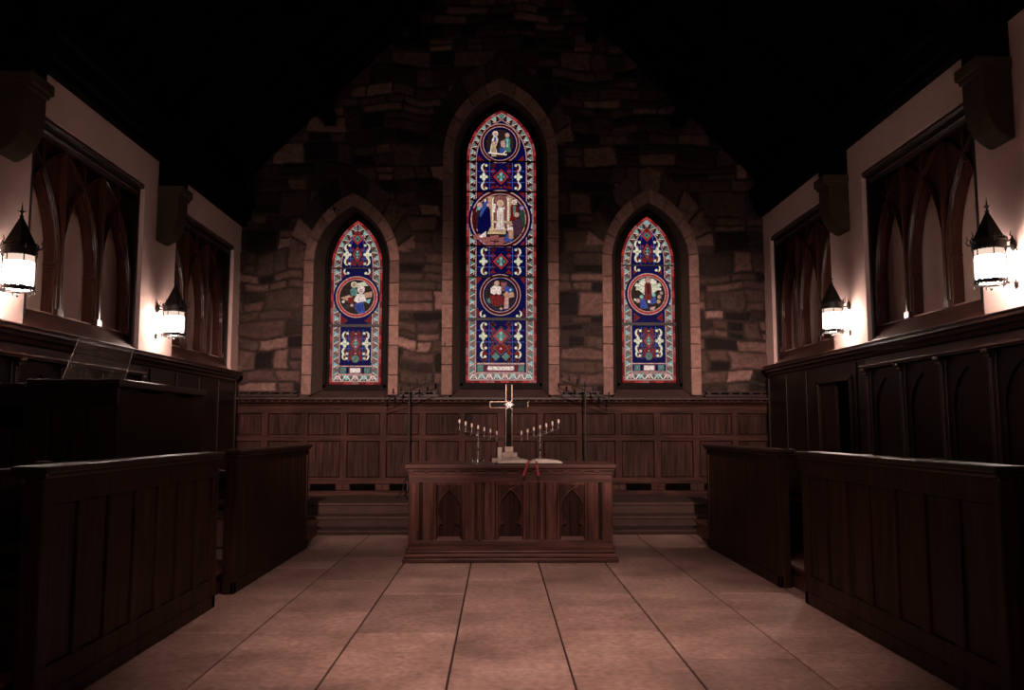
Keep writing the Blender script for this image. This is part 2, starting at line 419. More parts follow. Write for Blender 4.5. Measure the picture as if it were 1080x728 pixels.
def border(A, W, total_px, ppm):
    """bands that follow the pointed outline: red tiles, pale fillet, triangle band, pale fillet, blue fillet"""
    a, z0, sp, ap = W['a'], W['z0'], W['sp'], W['ap']
    h = ap-sp; r = (a*a+h*h)/(2*a)
    Lj = sp-z0; 
    def pt(s_, off, sg):
        if s_ < Lj: return (sg*(-a+off), z0+max(s_, off))
        th = (s_-Lj)/r; rr = r-off; x = -a+r-rr*math.cos(th); 
        return (sg*min(x, 0), sp+rr*math.sin(th))
    Ltot = Lj+r*math.asin(min(1, h/r))
    A.raw(arch_full(a, z0, sp, ap), 'k')
    def strip(o0, o1, c, seg, gap, s0=0, s1=None):
        s1 = s1 or Ltot
        n = max(1, int(round((s1-s0)/seg)))
        for sg in (1, -1):
            for i in range(n):
                sa = s0+(s1-s0)*i/n+gap/2; sb = s0+(s1-s0)*(i+1)/n-gap/2; q_ = 2
                ss = [sa+(sb-sa)*j/q_ for j in range(q_+1)]
                A.raw([pt(s_, o0, sg) for s_ in ss]+[pt(s_, o1, sg) for s_ in reversed(ss)], c if isinstance(c, str) else c[i % len(c)])
        nb = max(1, int(round((2*a-2*o0)/seg)))
        for i in range(nb):
            xa = -a+o0+(2*a-2*o0)*i/nb+gap/2; xb = -a+o0+(2*a-2*o0)*(i+1)/nb-gap/2
            A.raw([(xa, z0+o0), (xb, z0+o0), (xb, z0+o1), (xa, z0+o1)], c if isinstance(c, str) else c[(i+1) % len(c)])
    u = 1/ppm
    strip(0, 2.6*u, ['R', 'r', 'r', 'R', 'p', 'r'], 7.5*u, .5*u)
    strip(3.1*u, 3.9*u, 'P', 7.5*u, .3*u)
    # triangle band
    o0, o1 = 4.3*u, 9.6*u
    seg = 8.2*u; n = int(Ltot/seg)
    for sg in (1, -1):
        for i in range(n):
            s0 = seg*i+1.2*u; s1 = s0+seg*.86; sm = (s0+s1)/2
            A.raw([pt(s0+seg*.1, o0, sg), pt(sm, o0*.22+o1*.78, sg), pt(s1-seg*.1, o0, sg)], ['T', 't', 'T', 't'][i % 4])
            A.raw([pt(s0+seg*.12, o1, sg), pt(s0+seg*.34, o1*.62+o0*.38, sg), pt(s0-seg*.14, o1*.62+o0*.38, sg)], 'p' if i % 2 else 'P')
            A.raw([pt(s0, o0, sg), pt(s0+seg*.1, o0, sg), pt(sm+seg*.05, o1, sg), pt(sm-seg*.05, o1, sg)], 'w')
            A.raw([pt(s1, o0, sg), pt(s1-seg*.1, o0, sg), pt(sm-seg*.05, o1, sg), pt(sm+seg*.05, o1, sg)], 'p')
    nb = int(2*(a-o0)/seg)
    for i in range(nb):
        x0_ = -a+o0+2*(a-o0)*i/nb; x1_ = -a+o0+2*(a-o0)*(i+1)/nb; xm = (x0_+x1_)/2
        A.raw([(x0_+.6*u, z0+o1), (x1_-.6*u, z0+o1), (xm, z0+o0)], 'T' if i % 2 else 'P')
        A.raw([(x0_, z0+o0), (x0_+1.2*u, z0+o0), (xm, z0+o1), (xm-1.2*u, z0+o1)], 'w')
        A.raw([(x1_, z0+o0), (x1_-1.2*u, z0+o0), (xm, z0+o1), (xm+1.2*u, z0+o1)], 'w')
    strip(9.9*u, 10.8*u, 'P', 9*u, .2*u)
    strip(11.1*u, 13*u, 'b', 9*u, .0*u)
    e = 13*u
    # field
    hh = ap-sp; rr = r-e; thm = math.acos(min(1, (r-a)/rr)); 
    Lp = [(-a+e, z0+e)]+[(-a+r-rr*math.cos(thm*i/14), sp+rr*math.sin(thm*i/14)) for i in range(15)]
    A.raw(Lp+[(-x, z) for x, z in Lp[-2::-1]], 'b')
def flower(A, x, y, c='c'):
    A.disc(x-2.6, y, 1.9, c, .3, 1.6, 10); A.disc(x+2.6, y, 1.9, c, .3, 1.6, 10); A.disc(x, y-2.4, 1.8, c, .3, 1.8, 10); A.disc(x, y+2.4, 1.8, c, .3, 1.8, 10)
    A.disc(x, y, 2.0, c, 0, n=10); A.disc(x, y, .8, 'k', 0, n=8); A.disc(x, y, .45, 'T', 0, n=6)
def cres(A, x, y, sx, sy, c='c', R=4.4):
    P1 = [(x+sx*R*math.sin(t_)*.95, y-sy*R*math.cos(t_)) for t_ in [PI*i/9*.95 for i in range(10)]]
    P2 = [(x+sx*R*math.sin(t_)*.45, y-sy*R*math.cos(t_)*.86) for t_ in [PI*i/9*.95 for i in range(10)]]
    A.raw([A.uv(p) for p in P1+P2[::-1]], c)
    A.disc(x-sx*1.6, y-sy*R*.55, 1.5, c, .25, 1.4, 9)
def diaper(A, cx, hw, y0, y1, cy, hy=12, motif=1):
    """dark red ground, blue lattice, central turquoise lozenge, white foliage down both sides"""
    A.rect(cx-hw, y0, cx+hw, y1, 'b')
    k = hw/25.
    for sx in (-1, 1):
        y = cy-hy*1.5
        i = 0
        while y < y1:
            for xx in (8.5, 17.5):
                if y0+1.5 < y < y1-1.5: A.dia(cx+sx*xx*k, y, 3.4*k, 3.0, 'r' if (i+int(xx)) % 3 else 'd', .3)
            y += hy*.5; i += 1
        A.line(cx+sx*12.3*k, y0, cx+sx*12.3*k, y1, .9, 'B')
        for dy in (-hy*.5, hy*.5):
            if y0+1 < cy+dy < y1-1: A.line(cx+sx*7*k, cy+dy, cx+sx*hw, cy+dy, .9, 'B')
    for dy in (-hy, hy):
        if y0+3 < cy+dy < y1-3:
            A.dia(cx-4.2*k, cy+dy, 3.6*k, 3.6, 'r', .5); A.dia(cx+4.2*k, cy+dy, 3.6*k, 3.6, 'r', .5)
            A.disc(cx, cy+dy, .9, 'w', .3, n=8)
    A.dia(cx, cy, 10.5*k, 10.2, 'b', .4); A.dia(cx, cy, 8.4*k, 8.4, 'R', .4); A.dia(cx, cy, 6.2*k, 6.2, 'k', 0)
    for dx, dy in ((0, -3), (3, 0), (0, 3), (-3, 0)): A.disc(cx+dx*k, cy+dy, 1.9*k, 't' if dx else 'T', 0, n=8)
    A.disc(cx, cy, 1.0, 'T', 0, n=8)
    for sx in (-1, 1):
        x = cx+sx*18.5*k; flower(A, x, cy)
        if cy-hy*.9 > y0-3: cres(A, x-sx*1, cy-hy*.82, -sx*-1, 1)
        if cy+hy*.9 < y1+3: cres(A, x-sx*1, cy+hy*.82, -sx*-1, -1)
        A.line(x, cy-hy*.6, x, cy+hy*.6, .9, 'c')
def rings(A, x, y, seq):
    for r, c in seq: A.disc(x, y, r, c, 0, n=44)
def figure(A, x, yt, hgt, robe, wd=5, lean=0, hair='s', under=None, face='P'):
    """small robed figure: head, hair, shoulders, flowing robe with folds"""
    hr = hgt*.095
    yb = yt+hgt
    A.poly([(x-wd*.35, yt+hr*2), (x+wd*.35, yt+hr*2), (x+wd*.8, yt+hgt*.35), (x+wd*.75+lean, yt+hgt*.7), (x+wd+lean, yb), (x-wd+lean, yb), (x-wd*.7+lean, yt+hgt*.7), (x-wd*.8, yt+hgt*.35)], robe, .5)
    for k in (-.45, 0, .45): A.line(x+k*wd*.8, yt+hgt*.4, x+k*wd*1.4+lean, yb-1, .35, 'k')
    if under: A.poly([(x-wd*.25, yt+hgt*.28), (x+wd*.3, yt+hgt*.28), (x+wd*.35+lean, yt+hgt*.75), (x-wd*.2+lean, yt+hgt*.75)], under, .3)
    A.disc(x, yt+hr, hr*1.35, hair, .3, n=12); A.disc(x, yt+hr*1.15, hr*.85, face, 0, n=12)

def art_centre(A):
    cx = 527.8
    # top medallion
    rings(A, 526.6, 152, [(22, 'k'), (21.6, 'P'), (20.9, 'd'), (18.6, 'P'), (17.9, 'b'), (15.6, 'k'), (15.2, 'n')])
    figure(A, 521.5, 139, 24, 'w', 4, -2, 'w', 'B'); figure(A, 534.5, 141, 20, 't', 4, 0, 's', 'T'); figure(A, 520, 150, 16, 'y', 2.6, 0, 's')
    A.poly([(527, 150), (531, 148), (532, 153), (528, 156)], 'P', .3); A.poly([(526, 157), (531, 156), (531, 161), (526, 162)], 'B', .3)
    A.line(514, 162, 534, 164, 1.6, 'w'); A.disc(531, 155, 1.6, 'P', .2); A.line(529, 164, 533, 160, 1, 'c')
    diaper(A, cx, 25, 173, 203.5, 188)
    rings(A, 527, 233.5, [(34, 'b'), (31.9, 'k'), (31.5, 'P'), (30.3, 'd'), (27.6, 'P'), (26.8, 'n')])
    A.poly([(514, 209), (540, 209), (543, 245), (511, 245)], 's', .2)
    for i in range(5): A.rect(510+i*8.2, 209+abs(i-2)*1.5, 512+i*8.2, 243, 'c' if i % 2 else 'w', .3)
    A.poly([(520, 213), (524, 208), (530, 208), (534, 213), (534, 243), (520, 243)], 'p', .4)
    for k in range(5): A.line(521+k*3, 209, 521+k*3, 243, .5, 'n')
    for i, (px_, py_) in enumerate([(503, 252), (512, 255), (521, 253), (530, 255), (516, 260), (526, 260)]):
        A.poly([(px_-5, py_-2), (px_+4, py_-3), (px_+5, py_+3), (px_-4, py_+3)], 'p', .4)
    A.rect(511, 243, 533, 249, 'y', .5); A.line(511, 246, 533, 246, .4, 'k'); A.rect(514, 235, 536, 237.2, 'y', .3)
    figure(A, 527, 213.5, 31, 'w', 4.6, 0, 'y'); A.line(521, 217, 520.5, 226, 2, 'w'); A.line(532, 221, 527, 224, 2.2, 'w'); A.disc(525, 245.5, 1.3, 'P', .2); A.disc(530, 245.5, 1.3, 'P', .2)
    A.poly([(507, 219), (513, 215), (516, 224), (517, 240), (512, 250), (503, 248), (504, 232)], 'b', .5); A.poly([(505, 229), (508, 217), (513, 214), (515, 217), (510, 224), (506, 232)], 'B', .4)
    for k in range(4): A.line(507+k*2.3, 228, 505+k*2.6, 247, .35, 'k')
    A.disc(514.2, 218.2, 1.9, 'P', .2); A.disc(505, 218.5, 3, 'P', .3); A.disc(504, 222, 1.8, 'T', .2)
    A.poly([(504, 252), (512, 246), (512, 252), (507, 253)], 'w', .3); A.poly([(497, 222), (501, 222), (502, 244), (498, 240)], 'd', .3)
    figure(A, 542, 213, 22, 'r', 5, 0, 'w', 't'); figure(A, 550, 219, 22, 'g', 4, 0, 'B'); A.disc(544.5, 228.5, 2.6, 'P', .3)
    A.poly([(540, 236), (546, 232), (550, 236), (550, 248), (543, 252), (538, 246)], 'm', .5); A.poly([(534, 243), (540, 241), (541, 245), (535, 246)], 'w', .3)
    A.poly([(531, 254), (535, 248), (541, 250), (540, 257), (532, 257)], 'B', .4); A.rect(536, 245, 541, 254, 's', .4); A.line(533, 237, 540, 239, 1.6, 'P')
    diaper(A, cx, 25, 263, 293, 278)
    for sx in (-1, 1):
        A.poly([(cx+sx*25, 295), (cx+sx*20, 295), (cx+sx*25, 302)], 'r', .2); A.poly([(cx+sx*25, 336), (cx+sx*25, 326), (cx+sx*21, 334)], 'r', .2)
        A.poly([(cx+sx*25, 172), (cx+sx*17, 172), (cx+sx*24, 165)], 'r', .2); A.poly([(cx+sx*25, 205), (cx+sx*19, 205), (cx+sx*25, 211)], 'r', .2)
        A.poly([(cx+sx*25, 262), (cx+sx*19, 262), (cx+sx*25, 256)], 'r', .2)
        cres(A, cx+sx*19, 333, sx, -1, 'c', 3.6)
    rings(A, 527.2, 313, [(23.6, 'b'), (22, 'k'), (21.6, 'P'), (20.9, 'd'), (18.4, 'P'), (17.7, 'b'), (15.8, 'k'), (15.4, 'n')])
    A.rect(528, 300, 534, 309, 'p', .2); A.poly([(533, 303), (541, 307), (539, 312), (531, 308)], 'B', .3); A.disc(538, 308, 1.3, 'T', 0)
    A.poly([(517, 306), (522, 302), (528, 305), (528, 312), (523, 314), (517, 311)], 'w', .4); A.disc(523.5, 301, 2.8, 's', .3); A.disc(523.5, 301.5, 1.7, 'P', 0)
    A.poly([(516, 315), (523, 312), (532, 316), (531, 323), (522, 325), (516, 321)], 'r', .4)
    for k in range(4): A.line(518+k*3.4, 315, 519+k*3, 323, .5, 'k')
    A.poly([(530, 312), (541, 310), (542, 315), (533, 317)], 's', .3); A.poly([(532, 316), (536, 315), (536, 327), (531, 328)], 'P', .3); A.disc(528, 327.5, 1.4, 'P', .2); A.disc(534, 311, 1.7, 'P', .2)
    A.poly([(513, 318), (516, 316), (517, 322), (514, 321)], 't', .2)
    diaper(A, cx, 25, 341.5, 383, 356)
    A.dia(cx, 369, 7, 6, 'r', .5); A.disc(cx, 369, 1, 'w', .3, n=8); A.dia(cx-5.2, 377, 4, 4, 't', .5); A.dia(cx+5.2, 377, 4, 4, 't', .5)
    for sx in (-1, 1): cres(A, cx+sx*18, 375, sx, -1, 'c', 4)
    A.rect(cx-25, 383.5, cx+25, 385.2, 'P'); A.rect(cx-25, 385.6, cx+25, 392.6, 'b')
    for sx in (-1, 1): A.rect(cx+sx*21.5-3, 386, cx+sx*21.5+3, 392.2, 't', .3); A.dia(cx+sx*21.5, 389, 1.6, 1.6, 'k', 0); A.rect(cx+sx*16.4-1, 386, cx+sx*16.4+1, 392.2, 'r', .2)
    A.rect(cx-14.5, 386, cx+14.5, 392.2, 'p'); A.rect(cx-12, 387.3, cx+12, 391, 'w', .3); A.disc(cx-11.8, 389, 2.1, 'w', .2); A.disc(cx+11.8, 389, 2.1, 'w', .2); A.line(cx-4, 388.3, cx-1, 389.6, .5, 'n'); A.line(cx+1, 389.8, cx+4, 388.4, .5, 'n')
    A.rect(cx-25, 393, cx+25, 394.6, 'P')
def art_side(A, cx, dy, kind):
    def Y(y): return y+dy
    diaper(A, cx, 14.6, Y(259), Y(283), Y(269), 9)
    A.dia(cx, Y(252), 6.4, 6.6, 'R', .4); A.dia(cx, Y(252), 3.9, 4.4, 'k', 0); A.dia(cx, Y(252), 3.3, 3.7, 't', 0); A.disc(cx, Y(252), 1.2, 'k', 0, n=8)
    A.poly([(cx-4, Y(248)), (cx, Y(243.5)), (cx+4, Y(248))], 'r', .4)
    for sx in (-1, 1):
        A.poly([(cx+sx*15, Y(294)), (cx+sx*15, Y(286)), (cx+sx*10, Y(289))], 'r', .3)
        A.line(cx+sx*6.2, Y(248), cx+sx*6.2, Y(258), .9, 'B')
        cres(A, cx+sx*11, Y(287), sx, -1, 'c', 3.4)
    rings(A, cx+.2, Y(314), [(24.4, 'b'), (22.3, 'k'), (21.9, 'P'), (21, 'R'), (18.9, 'P'), (18.2, 'n')])
    m = (cx+.2, Y(314))
    if kind == 0:
        A.poly([(m[0]-6, m[1]-13), (m[0]+8, m[1]-16), (m[0]+12, m[1]-12), (m[0]-2, m[1]-10)], 'c', .3)
        A.poly([(m[0]-17, m[1]+1), (m[0]-8, m[1]-2), (m[0]-4, m[1]), (m[0]-10, m[1]+4)], 's', .4); A.poly([(m[0]+8, m[1]-4), (m[0]+16, m[1]-6), (m[0]+16, m[1]), (m[0]+9, m[1]+1)], 's', .4); A.poly([(m[0]+7, m[1]+4), (m[0]+15, m[1]+2), (m[0]+13, m[1]+7)], 'T', .3)
        A.disc(m[0]-3, m[1]-13, 3.2, 'c', .4); A.disc(m[0]-3, m[1]-13, 2.3, 's', .1); A.poly([(m[0]-7, m[1]-7), (m[0]-4, m[1]-10), (m[0]+2, m[1]-7), (m[0]-1, m[1]-2), (m[0]-6, m[1]-1)], 't', .4)
        A.disc(m[0]+4.5, m[1]-8, 3.8, 'w', .4, 4.4); A.disc(m[0]+4.6, m[1]-6.4, 1.8, 'P', .2)
        A.poly([(m[0], m[1]-3), (m[0]+8, m[1]-3), (m[0]+10, m[1]+4), (m[0]+2, m[1]+7), (m[0]-3, m[1]+4)], 'w', .4)
        A.poly([(m[0]-1, m[1]+7), (m[0]+7, m[1]+5), (m[0]+9, m[1]+17), (m[0]+2, m[1]+17), (m[0]-2, m[1]+12)], 'B', .4)
        for k in range(4): A.line(m[0]+k*2, m[1]+8, m[0]+1+k*2, m[1]+15, .5, 'b')
        A.poly([(m[0]-9, m[1]+1), (m[0]-4, m[1]), (m[0]-4, m[1]+7), (m[0]-9, m[1]+6)], 'r', .3); A.disc(m[0]-5, m[1]+9, 1.6, 'P', .2); A.disc(m[0]-14, m[1]+5, 1.5, 'c', .2); A.disc(m[0]-10, m[1]+10, 2.2, 'm', .2)
    else:
        for i in range(9):
            t_ = PI*(.02+i*.12); r_ = 15 if i % 2 else 13
            A.poly([(m[0], m[1]-5), (m[0]+r_*math.cos(t_-.16), m[1]-5-r_*.8*math.sin(t_-.16)), (m[0]+r_*math.cos(t_+.16), m[1]-5-r_*.8*math.sin(t_+.16))], 'c', .2)
        A.poly([(m[0]-12, m[1]-6), (m[0]-4, m[1]-8), (m[0]-4, m[1]+1)], 'c', .2); A.poly([(m[0]+12, m[1]-6), (m[0]+4, m[1]-8), (m[0]+4, m[1]+1)], 'c', .2)
        figure(A, m[0], m[1]-17, 23, 'r', 4.2, 0, 'P', 'd'); A.line(m[0]-3, m[1]-11, m[0]-9, m[1]-14, 1.6, 'w'); A.line(m[0]+3, m[1]-11, m[0]+9, m[1]-14, 1.6, 'w')
        A.poly([(m[0]-9, m[1]+6), (m[0]-4, m[1]+5), (m[0], m[1]+15), (m[0]-8, m[1]+15)], 'B', .4); A.disc(m[0]-7, m[1]+3, 2, 'T', .3); A.disc(m[0]-11, m[1]+7, 2.2, 'P', .3); A.disc(m[0]-14, m[1]+6, 1.3, 'c', .2)
        A.poly([(m[0]+2, m[1]+6), (m[0]+8, m[1]+3), (m[0]+8, m[1]+9), (m[0]+3, m[1]+11)], 'B', .4); A.disc(m[0]+6, m[1]+1, 2, 'T', .3); A.disc(m[0]+12, m[1]+3, 2, 'P', .3); A.disc(m[0]+14, m[1]-1, 1.6, 'P', .3); A.disc(m[0]+11, m[1]+8, 2, 's', .3); A.disc(m[0]+13, m[1]-5, 1.2, 'w', .2)
        A.poly([(m[0]+2, m[1]+14), (m[0]+8, m[1]+13), (m[0]+6, m[1]+17), (m[0]+2, m[1]+17)], 'P', .3); A.disc(m[0]+1, m[1]+8, 1.6, 'w', .2)
    for sx in (-1, 1): A.poly([(cx+sx*15, Y(334)), (cx+sx*15, Y(343)), (cx+sx*9, Y(339))], 'r', .3)
    diaper(A, cx, 15.4, Y(348.5), Y(382), Y(363), 10)
    A.disc(cx, Y(379), 3.5, 't', .5); A.disc(cx, Y(379), 1.4, 'k', 0)
    for sx in (-1, 1): cres(A, cx+sx*11, Y(376.5), sx, -1, 'c', 3.6)
    A.rect(cx-17, Y(383), cx+17, Y(385.5), 'b'); A.rect(cx-17.5, Y(386), cx+17.5, Y(387.2), 'P'); A.rect(cx-17, Y(387.6), cx+17, Y(394), 'b')
    A.rect(cx-6.6, Y(388), cx+6.6, Y(394), 'r', .2); A.rect(cx-5.4, Y(388.6), cx+5.4, Y(393.4), 'w', .3)
    for sx in (-1, 1): A.rect(cx+sx*12.6-3, Y(388), cx+sx*12.6+3, Y(393.6), 't', .3); A.disc(cx+sx*12.6, Y(390.8), 1.6, 'k', 0, n=8); A.disc(cx+sx*12.6, Y(390.8), .7, 'T', 0, n=8)
    A.rect(cx-17.5, Y(394.4), cx+17.5, Y(395.5), 'P')

barsY = [[172, 204.5, 262, 294.5, 338.5], [284, 344.5], [281, 342.5]]
art = [(528.2, 115.5, 404.3), (374.6, 232.3, 405.8), (683.6, 228.3, 403.6)]
names = ['window_1', 'window_2', 'window_3']
for wi, W in enumerate(WIN):
    root = sroot(names[wi], (W['cx'], YG, W['z0']))
    ox = W['oc']
    # dressed stone surround, block by block
    for nm, ai, ao, api, apo, y0, y1, mat_ in (('surround_stones', W['oa'], W['ow'], W['oz'], W['oax'], YB-.055, YB+.05, S_DRESS),):
        LI = arc_side(ai, 1.86, W['os'], api, 30, nj=40); LO = arc_side(ao, 1.86, W['os'], apo, 30, nj=40)
        b = M()
        def cum(P):
            c = [0]
            for i in range(1, len(P)): c.append(c[-1]+math.dist(P[i], P[i-1]))
            return c
        cO = cum(LO); tot = cO[-1]; n = int(round(tot/.345)); rr_ = random.Random(wi)
        marks = [0]+[tot*(i+rr_.uniform(-.16, .16))/n for i in range(1, n)]+[tot+1]
        for sg in (1, -1):
            for k in range(n):
                ids = [i for i in range(len(LO)) if marks[k]-1e-6 <= cO[i] <= marks[k+1]]
                # widen to share ends
                if len(ids) < 2: continue
                hi = min(ids[-1]+1, len(LO)-1) if k < n-1 else ids[-1]
                ids = list(range(ids[0], hi+1))
                fr_ = .10
                A_ = [Vector((LI[i][0], LI[i][1])) for i in ids]; B_ = [Vector((LO[i][0], LO[i][1])) for i in ids]
                g = .007
                if len(A_) > 2:
                    A_[0] = A_[0]+(A_[1]-A_[0]).normalized()*g; B_[0] = B_[0]+(B_[1]-B_[0]).normalized()*g
                poly = [(ox+sg*p.x, p.y) for p in A_]+[(ox+sg*p.x, p.y) for p in reversed(B_)]
                b.prism(poly, 'Y', y0+rr_.uniform(0, .012), y1)
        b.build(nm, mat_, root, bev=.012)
    # splayed reveal and sloping sill
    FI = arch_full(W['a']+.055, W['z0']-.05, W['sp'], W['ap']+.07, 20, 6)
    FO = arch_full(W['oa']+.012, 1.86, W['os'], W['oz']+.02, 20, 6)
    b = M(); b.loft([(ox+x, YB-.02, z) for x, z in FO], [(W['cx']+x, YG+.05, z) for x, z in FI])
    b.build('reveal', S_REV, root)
    b = M(); b._add([(ox-W['oa']-.02, YB-.06, 1.83), (ox+W['oa']+.02, YB-.06, 1.83), (W['cx']+W['a']+.055, YG+.05, W['z0']-.05), (W['cx']-W['a']-.055, YG+.05, W['z0']-.05),
                     (ox-W['oa']-.02, YB-.06, 1.75), (ox+W['oa']+.02, YB-.06, 1.75), (W['cx']+W['a']+.055, YG+.05, 1.75), (W['cx']-W['a']-.055, YG+.05, 1.75)],
                    [(0,1,2,3),(7,6,5,4),(0,4,5,1),(1,5,6,2),(2,6,7,3),(3,7,4,0)])
    b.build('stone_sill', S_STEP, root)
    # dark wooden frame
    for (ai, ao, ya, yb) in ((W['a']-.004, W['a']+.045, YG-.03, YG+.06), (W['a']+.035, W['a']+.085, YG-.07, YG+.06)):
        LI = arc_side(ai, W['z0']-.05, W['sp'], W['ap']+(ai-W['a'])*1.3); LO = arc_side(ao, W['z0']-.05, W['sp'], W['ap']+(ao-W['a'])*1.3)
        b = M()
        for sg in (1, -1): b.prism([(W['cx']+sg*x, z) for x, z in LI]+[(W['cx']+sg*x, z) for x, z in reversed(LO)], 'Y', ya, yb)
        b.box(W['cx']-ao, W['cx']+ao, ya, yb, W['z0']-.05-(ao-W['a'])*.5, W['z0']+.002)
        b.build('window_frame', wood('window frame wood %d' % wi, (.006, .0035, .003), 'Z', .6, .3, .04) if ai < W['a'] else bpy.data.materials['window frame wood %d' % wi], root, bev=.004)
    # the glass
    cxp, yt, yb_ = art[wi]
    ppm = {0: 37.3, 1: 27.2, 2: 28.6}[wi]/W['a']
    A = Art(cxp, 1/ppm, W['ap'], yt, W['z0'], yb_)
    border(A, W, 0, ppm)
    if wi == 0: art_centre(A)
    else: art_side(A, cxp, 0 if wi == 1 else -3.2, wi-1)
    o = A.mb.build('stained_glass', GMAT, None, recalc=False)
    o.location = (W['cx'], YG, 0); o.parent = root; o.matrix_parent_inverse = Matrix.Translation(root.location).inverted()
    bb = M(); bb.prism([(W['cx']+x, z) for x, z in arch_full(W['a']+.03, W['z0']-.03, W['sp'], W['ap']+.03)], 'Y', YG+.012, YG+.03); bb.build('backing_leadwork', BLACK, root)
    for i, y in enumerate(barsY[wi]):
        z = A.uv((0, y))[1]; th = .022 if i == len(barsY[wi])-1 else .011
        hw = W['a'] if z < W['sp'] else W['a']*.97
        c = M(); c.box(W['cx']-hw, W['cx']+hw, YG-.045, YG-.026, z-th, z+th); c.build('saddle_bar', IRON, root)
    tag_ = None

# ---------------------------------------------------------------- back panelling (trim_1)
tr = sroot('trim_1', (0, YB-.1, .357))
YP = YB-.10
cell = .594; cxs = [XL]+[.05+cell*k for k in range(-6, 7)]+[XR]
b = M(); b.box(XL, XR, YP+.035, YB-.03, .36, 1.78); b.build('backing_board', W_DULL, tr)
for za, zb in ((1.585, 1.70), (1.17, 1.262), (.53, .625)): b = M(); b.box(XL, XR, YP, YP+.04, za, zb); b.build('rail', W_WAINH, tr, bev=.006)
for i, x in enumerate(cxs):
    b = M(); b.box(x-.05 if i else x, x+.05 if i < len(cxs)-1 else x, YP+.002, YP+.04, .62, 1.59); b.build('stile', W_WAINS, tr, bev=.006)
for i in range(len(cxs)-1):
    xa, xb = cxs[i]+.05, cxs[i+1]-.05
    for za, zb in ((1.262, 1.585), (.625, 1.17)):
        b = M(); b.box(xa+.012, xb-.012, YP+.024, YP+.036, za+.012, zb-.012)
        if za > 1:   # carved folds in the upper panels
            n = 5
            for k in range(n):
                x = xa+.04+(xb-xa-.08)*(k+.5)/n
                pts = [(x+.014*math.sin(zz*17+i*2.1+k*.8), YP+.025, za+.03+(zb-za-.06)*j/10) for j, zz in enumerate(np.linspace(0, .33*3, 11))]
                b.tube(pts, .007, 6)
        b.build('panel', W_WAIN, tr, bev=.008)
    # base rail with a vent slot
    xm = (xa+xb)/2; hw = min(.19, (xb-xa)/2-.03)
    for a_, b_ in ((cxs[i], xm-hw), (xm+hw, cxs[i+1])): b = M(); b.box(a_, b_, YP, YP+.04, .43, .53); b.build('base_rail', W_WAINH, tr, bev=.01)
    b = M(); b.box(xm-hw, xm+hw, YP+.028, YP+.034, .43, .53); b.build('vent_shade', BLACK, tr)  # flat black plate stands in for the shade inside the vent
b = M(); b.box(XL, XR, YP-.03, YB-.03, .357, .43); b.build('base_block', W_WAINH, tr, bev=.006)
b = M(); b.prism([(YP+.04, 1.70), (YP-.02, 1.70), (YP-.03, 1.725), (YP-.07, 1.745), (YP-.08, 1.775), (YP-.13, 1.79), (YP-.13, 1.825), (YB-.03, 1.835), (YB-.03, 1.70)], 'X', XL, XR)
b.build('cornice', W_PEWX, tr, bev=.003)
b = M(); x = XL+.03
while x < XR-.05: b.box(x, x+.035, YP-.105, YP-.06, 1.755, 1.79); x += .11
b.build('dentils', W_WAIN, tr)
for xa, xb in ((XL, -3.02), (-1.50, -.90), (.98, 1.60), (3.16, XR)):
    b = M(); b.box(xa, xb, YB-.14, YB-.045, 1.835, 1.875); b.box(xa+.02, xb-.02, YB-.12, YB-.045, 1.90, 1.925); x = xa+.04
    while x < xb-.05: b.box(x, x+.05, YB-.13, YB-.045, 1.875, 1.90); x += .16
    b.build('cresting', W_PEWX, tr, bev=.003)

# ---------------------------------------------------------------- steps and choir platforms
sr = thing('altar_steps', 'low stone steps across the chancel behind the altar', 'steps', (0, 10.86, 0))
for y0, z0, z1 in ((10.86, 0.002, .065), (11.16, .066, .206), (11.46, .207, .357)):
    b = M(); b.box(XL+.005, XR-.005, y0+.025, YB-.10, z0, z1-.035); b.box(XL+.005, XR-.005, y0, YB-.10, z1-.035, z1)
    b.build('step', S_STEP, sr, bev=.008)
for sg, nm in ((-1, 'trim_2'), (1, 'trim_3')):
    xi = -2.30 if sg < 0 else 2.55; xo = XL+.005 if sg < 0 else XR-.005
    b = M(); b.box(min(xi, xo), max(xi, xo), 1.0, 10.84, .002, PLAT-.03); b.box(min(xi-sg*.03, xo), max(xi-sg*.03, xo), 1.0, 10.85, PLAT-.03, PLAT)
    struct(b.build(nm, W_SILL, None, bev=.005))

# ---------------------------------------------------------------- side walls
WINS = [(7.0, 9.26), (10.2, 12.46)]
ZS, ZT, ZP = 2.22, 4.10, 4.47       # sill, window head, plaster top (left heights; the right side is scaled)
for sd, nm in ((-1, 'wall_left'), (1, 'wall_right')):
    T = side(sd); b = M(); b.T = T
    ys = [-3.5]+[v for p in WINS for v in p]+[YB+.05]
    for i in range(0, len(ys), 2): b.box(0, .09, ys[i], ys[i+1], 0, 5.3)
    for a0, a1 in WINS: b.box(0, .09, a0, a1, ZT, 5.3); b.box(0, .09, a0, a1, 0, ZS-.1)
    o = b.build(nm, PLAST); struct(o)
    b = M(); b.T = T; b.box(.62, .75, -3.5, YB+.3, 0, 5.2); b.box(.09, .62, -3.5, 6.8, 0, 5.2); b.build('wall_core', S_REV, o)

